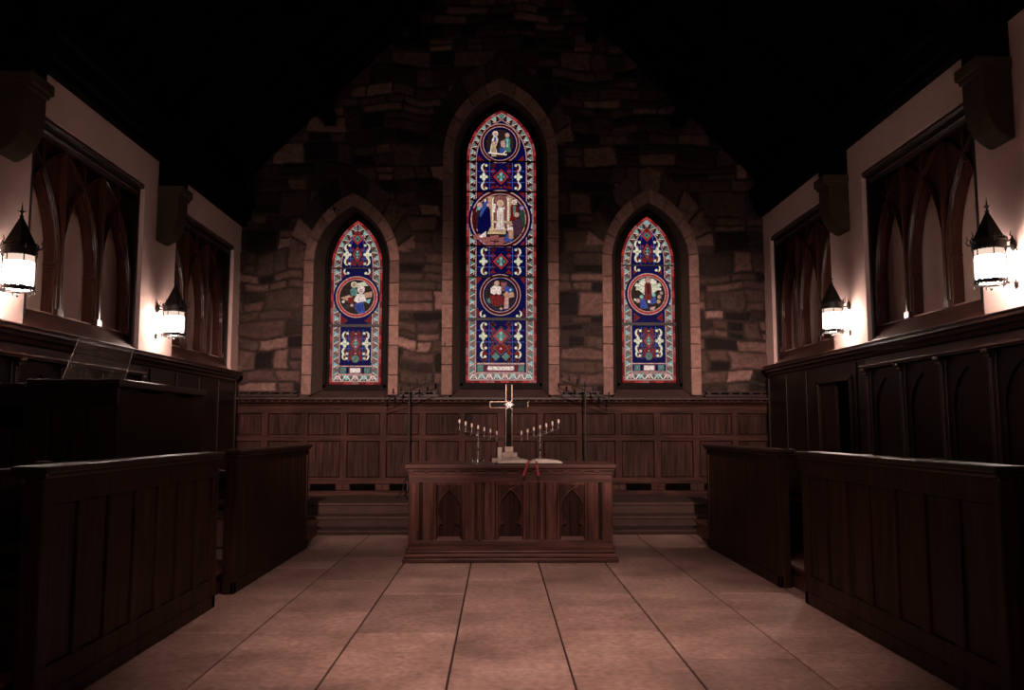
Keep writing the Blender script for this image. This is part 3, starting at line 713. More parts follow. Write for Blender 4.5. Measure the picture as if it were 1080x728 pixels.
def rib(b, pts, w1, d, t0):
    """moulded rib lying on plane t = t0 following (y, z) points: width w1, depth d towards the room"""
    n = len(pts); L = []; R = []
    for i in range(n):
        p = Vector(pts[i]); dd = (Vector(pts[min(i+1, n-1)])-Vector(pts[max(i-1, 0)])).normalized(); nn = Vector((-dd.y, dd.x))
        L.append(p+nn*w1/2); R.append(p-nn*w1/2)
    for i in range(n-1):
        q = [L[i], L[i+1], R[i+1], R[i]]; mid = [(L[i]+R[i])/2, (L[i+1]+R[i+1])/2]
        vs = [(t0, v.x, v.y) for v in q]+[(t0-d, mid[0].x*.6+L[i].x*.4, mid[0].y*.6+L[i].y*.4), (t0-d, mid[1].x*.6+L[i+1].x*.4, mid[1].y*.6+L[i+1].y*.4), (t0-d, mid[1].x*.6+R[i+1].x*.4, mid[1].y*.6+R[i+1].y*.4), (t0-d, mid[0].x*.6+R[i].x*.4, mid[0].y*.6+R[i].y*.4)]
        b._add(vs, [(0,1,5,4),(4,5,6,7),(7,6,2,3)])
wn = 4
for sd in (-1, 1):
    T = side(sd)
    for (a0, a1) in WINS:
        root = sroot('window_%d' % wn, T((.2, (a0+a1)/2, ZS))); wn += 1
        def mk(): b_ = M(); b_.T = T; return b_
        ya, yb = a0+.17, a1+.24              # the screen sits a little further along, behind the plaster edge
        if yb > YB-.02: yb = YB-.06
        zb = ZS+.20; zt = ZT+.06
        t0, t1 = .20, .35
        b = mk(); b.box(.09, t1, a0-.02, ya+.03, ZS-.1, zt+.1); b.box(.09, t1, yb-.03, yb+.06, ZS-.1, zt+.1); b.box(.09, t1+.1, a0-.02, yb+.06, ZT-.0, zt+.12)
        b.build('window_frame', W_HEAD, root, bev=.004)
        b = mk(); b.box(.015, .09, a0, a1, ZT-.06, ZT); b.box(.07, .13, a0, a1, ZT-.13, ZT-.05); b.box(.03, .09, a0, a0+.05, ZS, ZT-.05); b.box(.05, .09, a1-.035, a1, ZS+.05, ZT-.05)
        b.build('head_moulding', W_HEAD, root, bev=.006)
        for tt, zz in ((.010, ZT-.035), (.066, ZT-.10)): b = mk(); b.tube([(tt, a0+.01, zz), (tt, a1-.01, zz)], .009, 8); b.build('highlight_bead', W_BEAD, root, smooth=True)  # bead added so the window head shows a thin highlight line
        b = mk()
        b.prism([(0, 0), (1, 0)], 'Y', 0, 0) if False else None
        b._add([(-.02, a0+.002, ZS-.02), (-.02, a1-.002, ZS-.02), (.21, yb, zb), (.21, ya, zb), (.5, yb, zb), (.5, ya, zb), (.5, ya, ZS-.1), (.5, yb, ZS-.1), (-.02, a0+.002, ZS-.1), (-.02, a1-.002, ZS-.1)],
               [(0,1,2,3), (3,2,4,5), (0,3,5,6,8), (1,9,7,4,2), (8,6,7,9), (0,8,9,1), (4,7,6,5)])
        b.build('sloping_sill', W_SILL, root)
        b = mk(); b.box(.365, .40, ya-.1, yb+.06, ZS-.1, zt+.1); b.build('pale_backing', PANE, root)
        b = mk(); 
        # tracery plate with three lancets
        n = 3; bw = (yb-ya)/n; pw = .05; sp = 2.95; ap = 3.72
        for k in range(n):
            yc = ya+bw*(k+.5); a = bw/2-pw
            Lp = arc_side(a, zb, sp, ap, 14, nj=2)
            for sg in (1, -1):
                poly = [(yc+sg*y, z) for y, z in Lp]+[(yc, zt), (yc-sg*bw/2, zt), (yc-sg*bw/2, zb)]
                b.prism(poly, 'X', t0+.05, t1)
        b.build('lancet_screen', W_TRAC, root)
        # ribs along the lancets, running on across the spandrels
        b = mk()
        for k in range(n):
            yc = ya+bw*(k+.5); a = bw/2-.028
            h = ap+.06-sp; r = (a*a+h*h)/(2*a)
            for sg in (1, -1):
                pts = [(yc-sg*a, zb+(sp-zb)*i/3) for i in range(3)]
                th = 0
                while True:
                    y = yc+sg*(-a+r-r*math.cos(th)); z = sp+r*math.sin(th)
                    if z > zt-.03 or th > 1.45: break
                    if ya+.02 < y < yb-.02: pts.append((y, z))
                    th += .07
                    rib(b, pts, .030, .030, t0+.052)
                for q_, tt, rr_ in ((0, t0+.012, .008), (.026, t0+.034, .006), (-.026, t0+.034, .006)):
                    pl = []
                    for i, p_ in enumerate(pts):
                        d_ = (Vector(pts[min(i+1, len(pts)-1)])-Vector(pts[max(i-1, 0)])).normalized()
                        pl.append((tt, p_[0]-d_.y*q_, p_[1]+d_.x*q_))
                    b.tube(pl, rr_, 6)
        b.build('arch_ribs', W_TRAC, root)
        for k in range(n+1):
            y = ya+bw*k
            b = mk(); b.box(t0-.015, t0+.055, y-.016, y+.016, zb, zt); b.box(t0+.01, t0+.055, y-.042, y+.042, zb, sp)
            b.box(t0-.02, t0+.06, y-.05, y+.05, zb, zb+.07); b.box(t0+.02, t1, y-.062, y+.062, sp-.06, sp-.025); b.box(t0+.02, t1, y-.056, y+.056, sp-.09, sp-.06)
            b.build('mullion', W_TRAC, root, bev=.005)
        for k in range(n):       # little sub-mullions standing on the lancet points
            y = ya+bw*(k+.5); b = mk(); b.box(t0+.005, t0+.055, y-.016, y+.016, ap-.02, zt); b.build('upper_mullion', W_TRAC, root, bev=.004)
        b = mk(); b.box(.24, .362, ya, yb, zb-.01, zb+.022); b.build('inner_ledge', PANE, root, bev=.004)

# ledges, side panelling with pilasters, cornices
tn = 4
for sd in (-1, 1):
    T = side(sd)
    def mk(): b_ = M(); b_.T = T; return b_
    root = sroot('trim_%d' % tn, T((0, 7, ZS))); tn += 1
    b = mk()
    b.prism([(0, 0), (0, 0), (0, 0)], 'Y', 0, 0) if False else None
    prof = [(-.001, 2.215), (-.14, 2.185), (-.145, 2.15), (-.115, 2.135), (-.11, 2.11), (-.075, 2.095), (-.065, 2.06), (-.03, 2.05), (-.001, 2.05)]
    n = len(prof); vs = [(t, -3, z) for t, z in prof]+[(t, YB-.24, z) for t, z in prof]
    b._add(vs, [tuple(range(n)), tuple(range(2*n-1, n-1, -1))]+[(i, (i+1) % n, n+(i+1) % n, n+i) for i in range(n)])
    b.build('ledge', W_LEDGE, root); b = mk(); b.box(-.15, 0, -3, YB-.24, 2.186, 2.20); b.build('ledge_highlight', W_SIDEY, root, bev=.003)  # lip paler and ledge darker, putting the lit top edge into the colour
    # panelling base sheet, with a doorway-like recess on the right
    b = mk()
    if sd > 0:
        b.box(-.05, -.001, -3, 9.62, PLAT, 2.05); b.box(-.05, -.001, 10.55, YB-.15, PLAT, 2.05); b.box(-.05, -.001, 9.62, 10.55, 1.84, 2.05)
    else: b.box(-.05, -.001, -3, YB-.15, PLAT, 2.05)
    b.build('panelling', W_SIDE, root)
    y = YB-.2
    while y > 9.4:
        if not (sd > 0 and 9.60 < y < 10.6):
            b = mk(); b.box(-.068, -.05, y-.05, y+.05, PLAT, 2.03); b.build('stile', W_SIDE, root, bev=.004)
        y -= .77
    b = mk(); b.box(-.07, -.05, -3, 9.2, 1.97, 2.04); b.box(-.14, -.05, -3, 9.2, 1.945, 1.965); b.box(-.12, -.05, -3, 9.2, 1.93, 1.945)
    b.build('stall_rail', W_SIDEY, root, bev=.004)
    y = 9.12
    while y > 1.0:
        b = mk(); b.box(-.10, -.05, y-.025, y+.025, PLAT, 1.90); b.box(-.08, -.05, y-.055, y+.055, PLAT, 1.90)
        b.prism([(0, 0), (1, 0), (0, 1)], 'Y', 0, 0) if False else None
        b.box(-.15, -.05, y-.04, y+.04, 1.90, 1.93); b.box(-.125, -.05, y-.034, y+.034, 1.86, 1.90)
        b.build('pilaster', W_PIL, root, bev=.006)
        # arched panel between pilasters
        if y-.77 > 1:
            yc = y-.385; b = mk(); Lp = arc_side(.25, PLAT+.3, 1.45, 1.82, 10, nj=1)
            for sg in (1, -1): b.prism([(yc+sg*p, z) for p, z in Lp]+[(yc, 1.92), (yc-sg*.325, 1.92), (yc-sg*.325, PLAT+.3)], 'X', -.066, -.05)
            b.build('arched_panel', W_SIDE, root, bev=.003)
        y -= .77
    b = mk()
    for zz0, zz1, tt in ((4.47, 4.56, .10), (4.56, 4.74, .16), (4.74, 4.88, .22)):
        b.box(-tt, .0, -3, YB-.05, zz0, zz1)
    b.box(-.05, .0, -3, YB-.05, 4.88, 5.25); b.build('wall_plate', W_ROOF, root, bev=.01)

door = sroot('door_1', (XR+.03, 10.1, PLAT))
T = side(1); b = M(); b.T = T; b.box(-.0008, .0, 9.62, 10.55, PLAT, 1.84); b.build('doorway_shade', BLACK, door)  # thin black sheet stands in for the unlit depth of the doorway
b = M(); b.T = T; b.box(-.09, -.05, 9.56, 9.62, PLAT, 1.88); b.box(-.09, -.05, 10.55, 10.61, PLAT, 1.88); b.box(-.09, -.05, 9.56, 10.61, 1.84, 1.90); b.build('door_casing', W_SIDE, door, bev=.004)
b = M(); b.T = T; b.box(-.045, -.004, 10.12, 10.55, PLAT+.01, 1.84); b.build('door_leaf', W_PEW, door, bev=.004)

# ---------------------------------------------------------------- roof
ce = sroot('ceiling', (XC, 5, 5.2))
b = M()
b._add([(XL-.1, -3.5, 5.05), (XC, -3.5, APEX), (XR+.1, -3.5, 5.05), (XR+.1, -3.5, 5.2), (XC, -3.5, APEX+.15), (XL-.1, -3.5, 5.2)] +
       [(XL-.1, YB+.3, 5.05), (XC, YB+.3, APEX), (XR+.1, YB+.3, 5.05), (XR+.1, YB+.3, 5.2), (XC, YB+.3, APEX+.15), (XL-.1, YB+.3, 5.2)],
       [(0,1,7,6), (1,2,8,7), (3,4,10,9), (4,5,11,10), (0,6,11,5), (2,3,9,8), (0,5,4,1), (1,4,3,2), (6,7,10,11), (7,8,9,10)])
b.build('roof_boards', W_ROOF, ce)
slope = math.atan2(APEX-5.05, (XR-XL)/2+.1)
for sg in (-1, 1):
    xe = XC+sg*((XR-XL)/2)
    for k in range(28):
        y = -2.7+k*.55
        if y > YB-.1: break
        b = M(); dz = .17
        b._add([(xe, y-.05, 5.1), (XC, y-.05, APEX-.02), (XC, y-.05, APEX-.02-dz), (xe, y-.05, 5.1-dz), (xe, y+.05, 5.1), (XC, y+.05, APEX-.02), (XC, y+.05, APEX-.02-dz), (xe, y+.05, 5.1-dz)],
               [(0,1,2,3), (7,6,5,4), (0,4,5,1), (3,2,6,7), (0,3,7,4), (1,5,6,2)])
        b.build('rafter', W_ROOF, ce)
    for f_ in (.33, .66):
        x = xe+(XC-xe)*f_; z = 5.1+(APEX-5.1)*f_-.2
        b = M(); b.box(x-.09, x+.09, -3, YB-.06, z-.2, z); b.build('purlin', W_ROOF, ce, bev=.01)

# trusses on stone corbels
YT = [(6.45, 'nearer'), (9.79, 'farther')]
YT = [(6.58, 'nearer'), (9.74, 'farther')]
for y, wd_ in YT:
    root = thing('roof_truss', 'dark timber roof truss with curved braces, the %s of the two' % wd_, 'roof truss', (XC, y, 4.2))
    for sd in (-1, 1):
        T = side(sd); b = M(); b.T = T; b.box(-.25, -.225, y-.14, y+.14, 4.19, 5.0); b.box(-.225, .0, y-.14, y+.14, 4.19, 4.468); b.build('wall_post', W_ROOFZ, root, bev=.015)
        X0 = XL if sd < 0 else XR; k = 1.0 if sd < 0 else 1.043
        xs = X0-sd*.26
        P0, P1, P2 = Vector((xs, 4.3*k)), Vector((xs-sd*.10, 6.3)), Vector((XC, 7.7))
        inn = []; outp = []
        for i in range(19):
            t_ = i/18; p = P0*(1-t_)**2+P1*2*t_*(1-t_)+P2*t_*t_; d = (2*(1-t_)*(P1-P0)+2*t_*(P2-P1)).normalized(); nn = Vector((-d.y, d.x))*sd
            inn.append(p); outp.append(p-nn*-.0+Vector((sd*.18*(1-t_*.4), .22*t_)))
        b = M(); b.prism([tuple(p) for p in inn]+[tuple(p) for p in reversed(outp)], 'Y', y-.11, y+.11); b.build('curved_brace', W_ROOFZ, root, bev=.015)
        xe = X0; b = M()
        b.prism([(xe-sd*.25, 5.05), (XC, APEX-.25), (XC, APEX-.55), (xe-sd*.25, 4.72*k if False else 4.75)], 'Y', y-.12, y+.12); b.build('principal_rafter', W_ROOFZ, root, bev=.01)
        lab = '%s stone corbel carrying the %s roof truss on the %s wall' % ('rounded', wd_, 'left' if sd < 0 else 'right')
        cb = thing('stone_corbel', lab, 'corbel', T((0, y, 3.6)), 'stone corbels under the roof trusses')
        b = M(); b.T = T; b.box(-.28, -.001, y-.155, y+.155, 4.05, 4.12)
        b.box(-.305, -.001, y-.17, y+.17, 4.085, 4.185); b.build('abacus', S_CORB, cb, bev=.02)
        prof = [(-.001, 3.53), (-.05, 3.53), (-.11, 3.565), (-.17, 3.62), (-.215, 3.70), (-.24, 3.80), (-.25, 3.92), (-.25, 4.06), (-.001, 4.06)]
        b = M(); b.T = T; n = len(prof); b._add([(t, y-.15, z) for t, z in prof]+[(t, y+.15, z) for t, z in prof], [tuple(range(n)), tuple(range(2*n-1, n-1, -1))]+[(i, (i+1) % n, n+(i+1) % n, n+i) for i in range(n)])
        b.build('corbel_body', S_CORB, cb, bev=.015)

# ---------------------------------------------------------------- wall lanterns
def lantern(sd, y, zc, label):
    X0 = XL if sd < 0 else XR
    x = X0-sd*.22; R = .115
    root = thing('wall_lantern', label, 'lantern', (x, y, zc), 'lit wall lanterns of the chancel')
    c = (x, y, zc)        # zc: top of the glass
    b = M(); b.lathe([(R*.86, -.17), (R*.9, -.168), (R*.93, -.02), (R*.93, 0)], c, 20, False); b.lathe([(R*.9, -.21), (R*.9, -.17)], c, 20, False)
    b = M(); b.lathe([(.02, -.262), (R*.9, -.262), (R*.92, -.05)], c, 20, False); b.build('glass', LGLASS, root, smooth=True)
    b = M(); b.lathe([(R*.92, -.05), (R*.93, .0)], c, 20, False); b.build('upper_glass', LGLASS2, root, smooth=True)
    b = M(); b.lathe([(R*1.12, .07), (R*1.10, .085), (.018, .30), (.012, .31)], c, 6, True); b.build('conical_cap', IRON, root)
    b = M(); b.lathe([(.010, .30), (.018, .315), (.008, .33), (.008, .345), (.022, .355), (.008, .365), (.006, .38), (.001, .43)], c, 8)
    for k in range(4):
        a = k*PI/2+.4; b.tube([(x, y, zc+.352), (x+.03*math.cos(a), y+.03*math.sin(a), zc+.36)], [.006, .002], 5)
    b.build('finial', IRON, root)
    b = M(); seg = 48; top = []; 
    ro = R*1.10
    # crown band: scalloped hem below, pierced crest above
    ringA = []; ringB = []; ringC = []
    for k in range(seg):
        a = 2*PI*k/seg; s_ = .014 if k % 2 else 0
        ringA.append((x+ro*math.cos(a), y+ro*math.sin(a), zc-.005+s_)); ringB.append((x+ro*math.cos(a), y+ro*math.sin(a), zc+.062)); ringC.append((x+R*math.cos(a), y+R*math.sin(a), zc-.005+s_))
    b.loft(ringA, ringB, True); b.loft(ringC, [(p[0]*.0+x+(p[0]-x)*.9, y+(p[1]-y)*.9, zc+.062) for p in ringB], True)
    b.lathe([(ro, .062), (ro+.01, .066), (ro+.01, .072), (R*.5, .078)], c, 24, False)
    for k in range(24):
        a = 2*PI*k/24; b.tube([(x+(ro+.004)*math.cos(a), y+(ro+.004)*math.sin(a), zc+.07), (x+(ro+.004)*math.cos(a), y+(ro+.004)*math.sin(a), zc+.088)], .004, 4)
    b.tube([(x+(ro+.004)*math.cos(2*PI*k/24), y+(ro+.004)*math.sin(2*PI*k/24), zc+.09) for k in range(25)], .004, 5, False)
    b.build('crown_band', IRON, root)
    for k in range(6):
        a = 2*PI*k/6+.26; q = lambda r_, z_: (x+r_*math.cos(a), y+r_*math.sin(a), zc+z_)
        b = M(); b.tube([q(R*1.1, .05), q(R*1.35, .06), q(R*1.45, .085), q(R*1.32, .10), q(R*1.42, .135)], [.006, .006, .005, .005, .002], 5); b.build('crown_hook', IRON, root)
    for k in range(6):
        a = 2*PI*k/6+.26; q = lambda r_, z_: (x+r_*math.cos(a), y+r_*math.sin(a), zc+z_)
        b = M(); b.tube([q(R*1.02, .0), q(R*1.02, -.27)], .0045, 6); b.tube([q(R*1.02, -.27), q(R*1.12, -.285), q(R*1.05, -.31)], [.005, .006, .002], 5); b.build('glazing_bar', IRON, root)
    b = M(); b.tube([(x+R*.99*math.cos(2*PI*k/24), y+R*.99*math.sin(2*PI*k/24), zc-.075) for k in range(25)], .0035, 5, False); b.build('middle_ring', IRON, root)
    b = M()
    A1 = []; B1 = []
    for k in range(seg):
        a = 2*PI*k/seg; s_ = .016 if k % 2 else 0
        A1.append((x+R*1.02*math.cos(a), y+R*1.02*math.sin(a), zc-.245+s_)); B1.append((x+R*1.08*math.cos(a), y+R*1.08*math.sin(a), zc-.275))
    b.loft(A1, B1, True); b.lathe([(R*1.08, -.275), (R*1.0, -.283), (R*.93, -.275)], c, 24, False)
    b.build('bottom_ring', IRON, root)
    b = M(); b.tube([(x-R*1.05, y, zc-.285), (x+R*1.05, y, zc-.285)], .004, 5); b.tube([(x, y-R*1.05, zc-.285), (x, y+R*1.05, zc-.285)], .004, 5); b.lathe([(.004, -.33), (.014, -.315), (.006, -.30), (.01, -.285)], c, 8); b.build('drop', IRON, root)
    # bracket to the wall
    b = M(); xw = X0-sd*.004
    b.tube([(x+sd*R*1.05, y, zc+.03), (x+sd*(R+.05), y, zc+.03), (xw, y, zc+.03)], .008, 6)
    b.tube([(xw-sd*.012, y, zc+.03), (xw-sd*.012, y-.035, zc+.0), (xw-sd*.012, y, zc-.045), (xw-sd*.012, y+.035, zc+.0), (xw-sd*.012, y, zc+.03)], .006, 6)
    b.build('bracket_arm', IRON, root); b = M(); b.tube([(x+sd*R*1.05, y, zc-.262), (xw, y, zc-.262)], .006, 6); b.build('lower_arm', IRON, root)
    b = M(); b.lathe([(.002, -.05), (.018, -.03), (.026, 0), (.02, .035), (.008, .055), (.002, .085)], (xw-sd*.02, y, zc+.04), 8); b.build('wall_boss', IRON, root); b = M(); b.lathe([(.002, -.05), (.012, -.03), (.014, 0), (.006, .03), (.002, .045)], (xw-sd*.015, y, zc-.27), 8); b.build('wall_boss', IRON, root)
    return root
SN = {-1: 'left', 1: 'right'}
for sd in (-1, 1):
    for y, zc, lb in ((9.68, 2.705, 'lit iron and glass lantern on the %s wall between its two arched wooden windows'), (6.52, 2.71, 'lit iron and glass lantern on the %s wall at the picture edge, nearest the camera')):
        lantern(sd, y, zc+(.055 if sd > 0 else 0)+(.02 if (sd > 0 and y < 7) else 0), lb % SN[sd])

# ---------------------------------------------------------------- altar
AX, AY = .135, 8.74
al = thing('altar', 'carved oak altar with three arched panels on the stone floor', 'altar', (AX, AY+.4, 0))
D = .78
b = M(); b.box(AX-1.10, AX+1.10, AY-.10, AY+D+.05, .002, .045); b.box(AX-1.085, AX+1.085, AY-.07, AY+D+.04, .045, .085); b.box(AX-1.07, AX+1.07, AY-.035, AY+D+.03, .085, .115); b.build('plinth', W_ALTARH, al, bev=.008)
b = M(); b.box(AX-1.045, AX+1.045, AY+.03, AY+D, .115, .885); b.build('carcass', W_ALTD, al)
b = M(); b.box(AX-1.055, AX+1.055, AY, AY+.03, .115, .215); b.build('bottom_rail', W_ALTARH, al, bev=.004)
b = M(); b.box(AX-1.055, AX+1.055, AY, AY+.03, .80, .885); b.build('top_rail', W_ALTARH, al, bev=.004)
for x0_, x1_ in ((-1.055, -.945), (.945, 1.055)):
    b = M(); b.box(AX+x0_, AX+x1_, AY, AY+.03, .215, .80); b.build('corner_stile', W_ALTAR, al, bev=.004)
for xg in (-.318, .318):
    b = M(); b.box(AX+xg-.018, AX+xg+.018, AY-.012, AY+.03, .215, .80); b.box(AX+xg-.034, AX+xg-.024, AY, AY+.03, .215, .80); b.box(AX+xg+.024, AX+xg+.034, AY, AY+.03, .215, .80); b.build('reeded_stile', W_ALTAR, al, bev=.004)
key = [(0, .735), (.03, .70), (.07, .645), (.105, .58), (.115, .53), (.108, .475), (.085, .425), (.055, .395), (.06, .375), (.085, .378), (.108, .355), (.116, .33), (.116, .235)]
for xc in (-.635, 0, .637):
    pn = M()
    for sg in (1, -1):
        # plate between the keyhole arch and the panel rim
        poly = [(AX+xc+sg*px_, pz) for px_, pz in key]+[(AX+xc+sg*.128, .235), (AX+xc+sg*.128, .775), (AX+xc, .775)]
        pn.prism(poly, 'Y', AY+.004, AY+.029)
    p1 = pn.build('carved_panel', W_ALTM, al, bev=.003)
    for sg in (1, -1):
        s_ = M(); s_.box(*sorted((AX+xc+sg*.132, AX+xc+sg*.158)), AY-.004, AY+.03, .215, .80); s_.build('panel_edge', W_ALTAR, al, bev=.004)
        s_ = M(); s_.box(*sorted((AX+xc+sg*.162, AX+xc+sg*.272)), AY+.002, AY+.03, .215, .80); s_.build('panel_stile', W_ALTAR, al, bev=.004)
    s_ = M(); s_.box(AX+xc-.132, AX+xc+.132, AY-.004, AY+.03, .776, .80)
    # crossing ribs in the head
    for sg in (1, -1): s_.tube([(AX+xc-sg*.115, AY+.004, .60), (AX+xc-sg*.07, AY+.004, .67), (AX+xc, AY+.004, .735), (AX+xc+sg*.06, AY+.004, .772)], .007, 6)
    s_.build('tracery_ribs', W_ALTAR, al, bev=.002)
    s_ = M(); s_._add([(AX+xc-.128, AY, .215), (AX+xc+.128, AY, .215), (AX+xc+.118, AY+.028, .25), (AX+xc-.118, AY+.028, .25), (AX+xc-.128, AY+.029, .215), (AX+xc+.128, AY+.029, .215)], [(0,1,2,3), (0,4,5,1), (0,3,4), (1,5,2), (2,5,4,3)])
    s_.build('sloping_weathering', bpy.data.materials.get('pale sill oak') or wood('pale sill oak', (.13, .060, .048), 'X', .4, .2), al)
b = M(); b.box(AX-1.06, AX+1.06, AY-.012, AY+D+.01, .885, .905); b.box(AX-1.075, AX+1.075, AY-.035, AY+D+.03, .925, .945); b.box(AX-1.055, AX+1.055, AY-.005, AY+D, .905, .925)
x = AX-1.05
while x < AX+1.03: b.box(x, x+.05, AY-.028, AY, .905, .925); x += .16
b.build('cornice_moulding', W_ALTARH, al, bev=.003)
b = M(); b.box(AX-1.095, AX+1.095, AY-.065, AY+D+.06, .945, .99); b.build('altar_top', W_ALTARH, al, bev=.012)
ZA = .99

# cross on a stepped stone base
CX, CY = .125, 9.30
cr = thing('altar_cross', 'standing metal cross with a starburst at the centre of the altar', 'cross', (CX, CY, ZA))
b = M(); b.box(CX-.10, CX+.115, CY-.09, CY+.09, ZA+.001, ZA+.055); b.box(CX-.075, CX+.09, CY-.07, CY+.07, ZA+.056, ZA+.105); b.box(CX-.045, CX+.045, CY-.05, CY+.05, ZA+.106, ZA+.17); b.build('stepped_base', PSTONE, cr, bev=.004)
b = M(); b.box(CX-.031, CX+.031, CY-.012, CY+.012, ZA+.17, 1.845); b.box(CX-.21, CX+.21, CY-.0115, CY+.0115, 1.592, 1.652); b.build('cross_body', DARKM, cr, bev=.003)
b = M(); e_ = .0035
for (xa, xb, za, zb_) in ((-.033, .033, 1.845, 1.845), (-.033, -.033, 1.655, 1.845), (.033, .033, 1.655, 1.845), (-.033, -.21, 1.655, 1.655), (.033, .21, 1.655, 1.655), (-.21, -.21, 1.59, 1.655), (.21, .21, 1.59, 1.655), (-.033, -.033, 1.17, 1.59), (.033, .033, 1.17, 1.59), (-.033, -.21, 1.59, 1.59), (.033, .21, 1.59, 1.59)):
    b.tube([(CX+xa, CY-.013, za), (CX+xb, CY-.013, zb_)], e_ if za > 1.6 and zb_ > 1.6 else .002, 5)
b.build('edge_fillet', BRASS, cr)
b = M(); 
for k in range(12):
    a = k*PI/6; r_ = .062 if k % 2 == 0 else .045
    p = [(CX+.018*math.cos(a-.25), 1.622+.018*math.sin(a-.25)), (CX+r_*math.cos(a), 1.622+r_*math.sin(a)), (CX+.018*math.cos(a+.25), 1.622+.018*math.sin(a+.25))]
    b.prism(p, 'Y', CY-.022, CY-.014)
b.tube([(CX, CY-.014, 1.622), (CX, CY-.032, 1.622)], [.024, .012], 12); b.build('starburst', SILVER, cr)
b = M(); b.lathe([(.02, 0), (.014, .01), (.006, .02), (.006, .06), (.012, .07), (.003, .09)], (CX, CY-.02, 1.27), 8); b.build('small_ornament', DARKM, cr)
b = M(); b.box(-.0, .045, 9.12, 9.135, ZA+.001, ZA+.165)
o = b.build('white_card', PAPER, None, bev=.001); tag(o, 'small white card standing on the altar left of the cross base', 'card')
b = M(); b.box(-.06, .0, 9.09, 9.11, ZA+.001, ZA+.05); o = b.build('pale_block', PSTONE, None, bev=.003); tag(o, 'small pale block lying in front of the cross base beside the open book', 'block')

# seven branched candelabra: sloping rows of candles
def candelabrum(cx, cy, sgn, label, name='candelabrum', g='brass candelabra on the altar'):
    root = thing(name, label, 'candelabrum', (cx, cy, ZA), g)
    b = M(); b.lathe([(.05, 0), (.05, .008), (.038, .016), (.028, .022), (.014, .035), (.010, .045), (.022, .055), (.022, .062), (.009, .072), (.008, .12), (.024, .135), (.026, .142), (.009, .155), (.008, .205), (.020, .213), (.020, .22), (.008, .232), (.007, .30)], (cx, cy, ZA+.001), 16)
    b.build('stem', SILVER, root, smooth=True)
    for k in range(3):
        a = k*2*PI/3+.5; q = lambda r_, z_: (cx+r_*math.cos(a), cy+r_*math.sin(a), ZA+z_)
        b = M(); b.tube([q(.02, .03), q(.05, .045), q(.07, .03), q(.072, .008), q(.058, .006)], .005, 6); b.build('scroll_foot', SILVER, root)
    dx = .068; sl = -.021*sgn
    pts = [(cx+i*dx, cy, ZA+.30+i*sl*1.0) for i in (-3, -2, -1, 0, 1, 2, 3)]
    b = M(); b.tube([(p[0], p[1], p[2]) for p in pts[(0 if sgn > 0 else 0):]], .0048, 6); b.build('sloping_bar', SILVER, root)
    for i, p in enumerate(pts):
        b = M(); b.tube([(p[0]-.022, p[1], p[2]+.012), (p[0]-.012, p[1], p[2]-.010), (p[0]+.004, p[1], p[2]-.014), (p[0]+.010, p[1], p[2]-.002)], .0035, 5)
        zt_ = p[2]+.055
        b.lathe([(.004, 0), (.004, .035), (.014, .042), (.016, .046), (.009, .05), (.010, .066)], (p[0], p[1], p[2]), 10)
        br = b.build('branch', SILVER, root)
        b = M(); b.lathe([(.010, .067), (.010, .10), (.007, .104), (.002, .106)], (p[0], p[1], p[2]), 10); b.build('candle', CREAM, br, smooth=True)
candelabrum(-.215, 9.20, 1, 'brass seven-candle candelabrum on the altar left of the cross')
candelabrum(.465, 9.20, -1, 'brass seven-candle candelabrum on the altar right of the cross, behind the open book')

# open book with ribbons
bk = thing('open_book', 'large open book with red ribbons lying on the altar', 'book', (.33, 8.88, ZA))
b = M()
b.prism([(-.035, ZA+.001), (.695, ZA+.001), (.68, ZA+.009), (.345, ZA+.012), (.33, ZA+.012), (-.02, ZA+.009)], 'Y', 8.69, 9.06); b.build('book_cover', LEATHER, bk)
for sg in (-1, 1):
    prof = [(0, .012), (.02, .034), (.07, .046), (.15, .046), (.25, .038), (.33-.01, .028), (.335, .012)]
    b = M(); b.prism([(.338+sg*p, ZA+z) for p, z in prof], 'Y', 8.70, 9.05); b.build('pages', PAPER, bk, smooth=False)
for x_, sw in ((.315, -.05), (.40, .02)):
    b = M(); xx = x_
    P = [(.345, 8.80, ZA+.042), (xx, 8.688, ZA+.030), (xx+sw*.2, 8.662, ZA+.002), (xx+sw*.6, 8.660, ZA-.06), (xx+sw, 8.659, ZA-.115)]
    b.loft([(p[0]-.011, p[1]-.002, p[2]) for p in P], [(p[0]+.011, p[1]-.002, p[2]) for p in P]); b.loft([(p[0]-.011, p[1]-.0008, p[2]) for p in P], [(p[0]+.011, p[1]-.0008, p[2]) for p in P])
    b.build('ribbon', RIBBON, bk)
b = M(); b.box(.0, .05, 8.70, 8.74, ZA+.0005, ZA+.008); o = b.build('paper_slip', PAPER); tag(o, 'small white paper slip on the front edge of the altar top', 'paper')

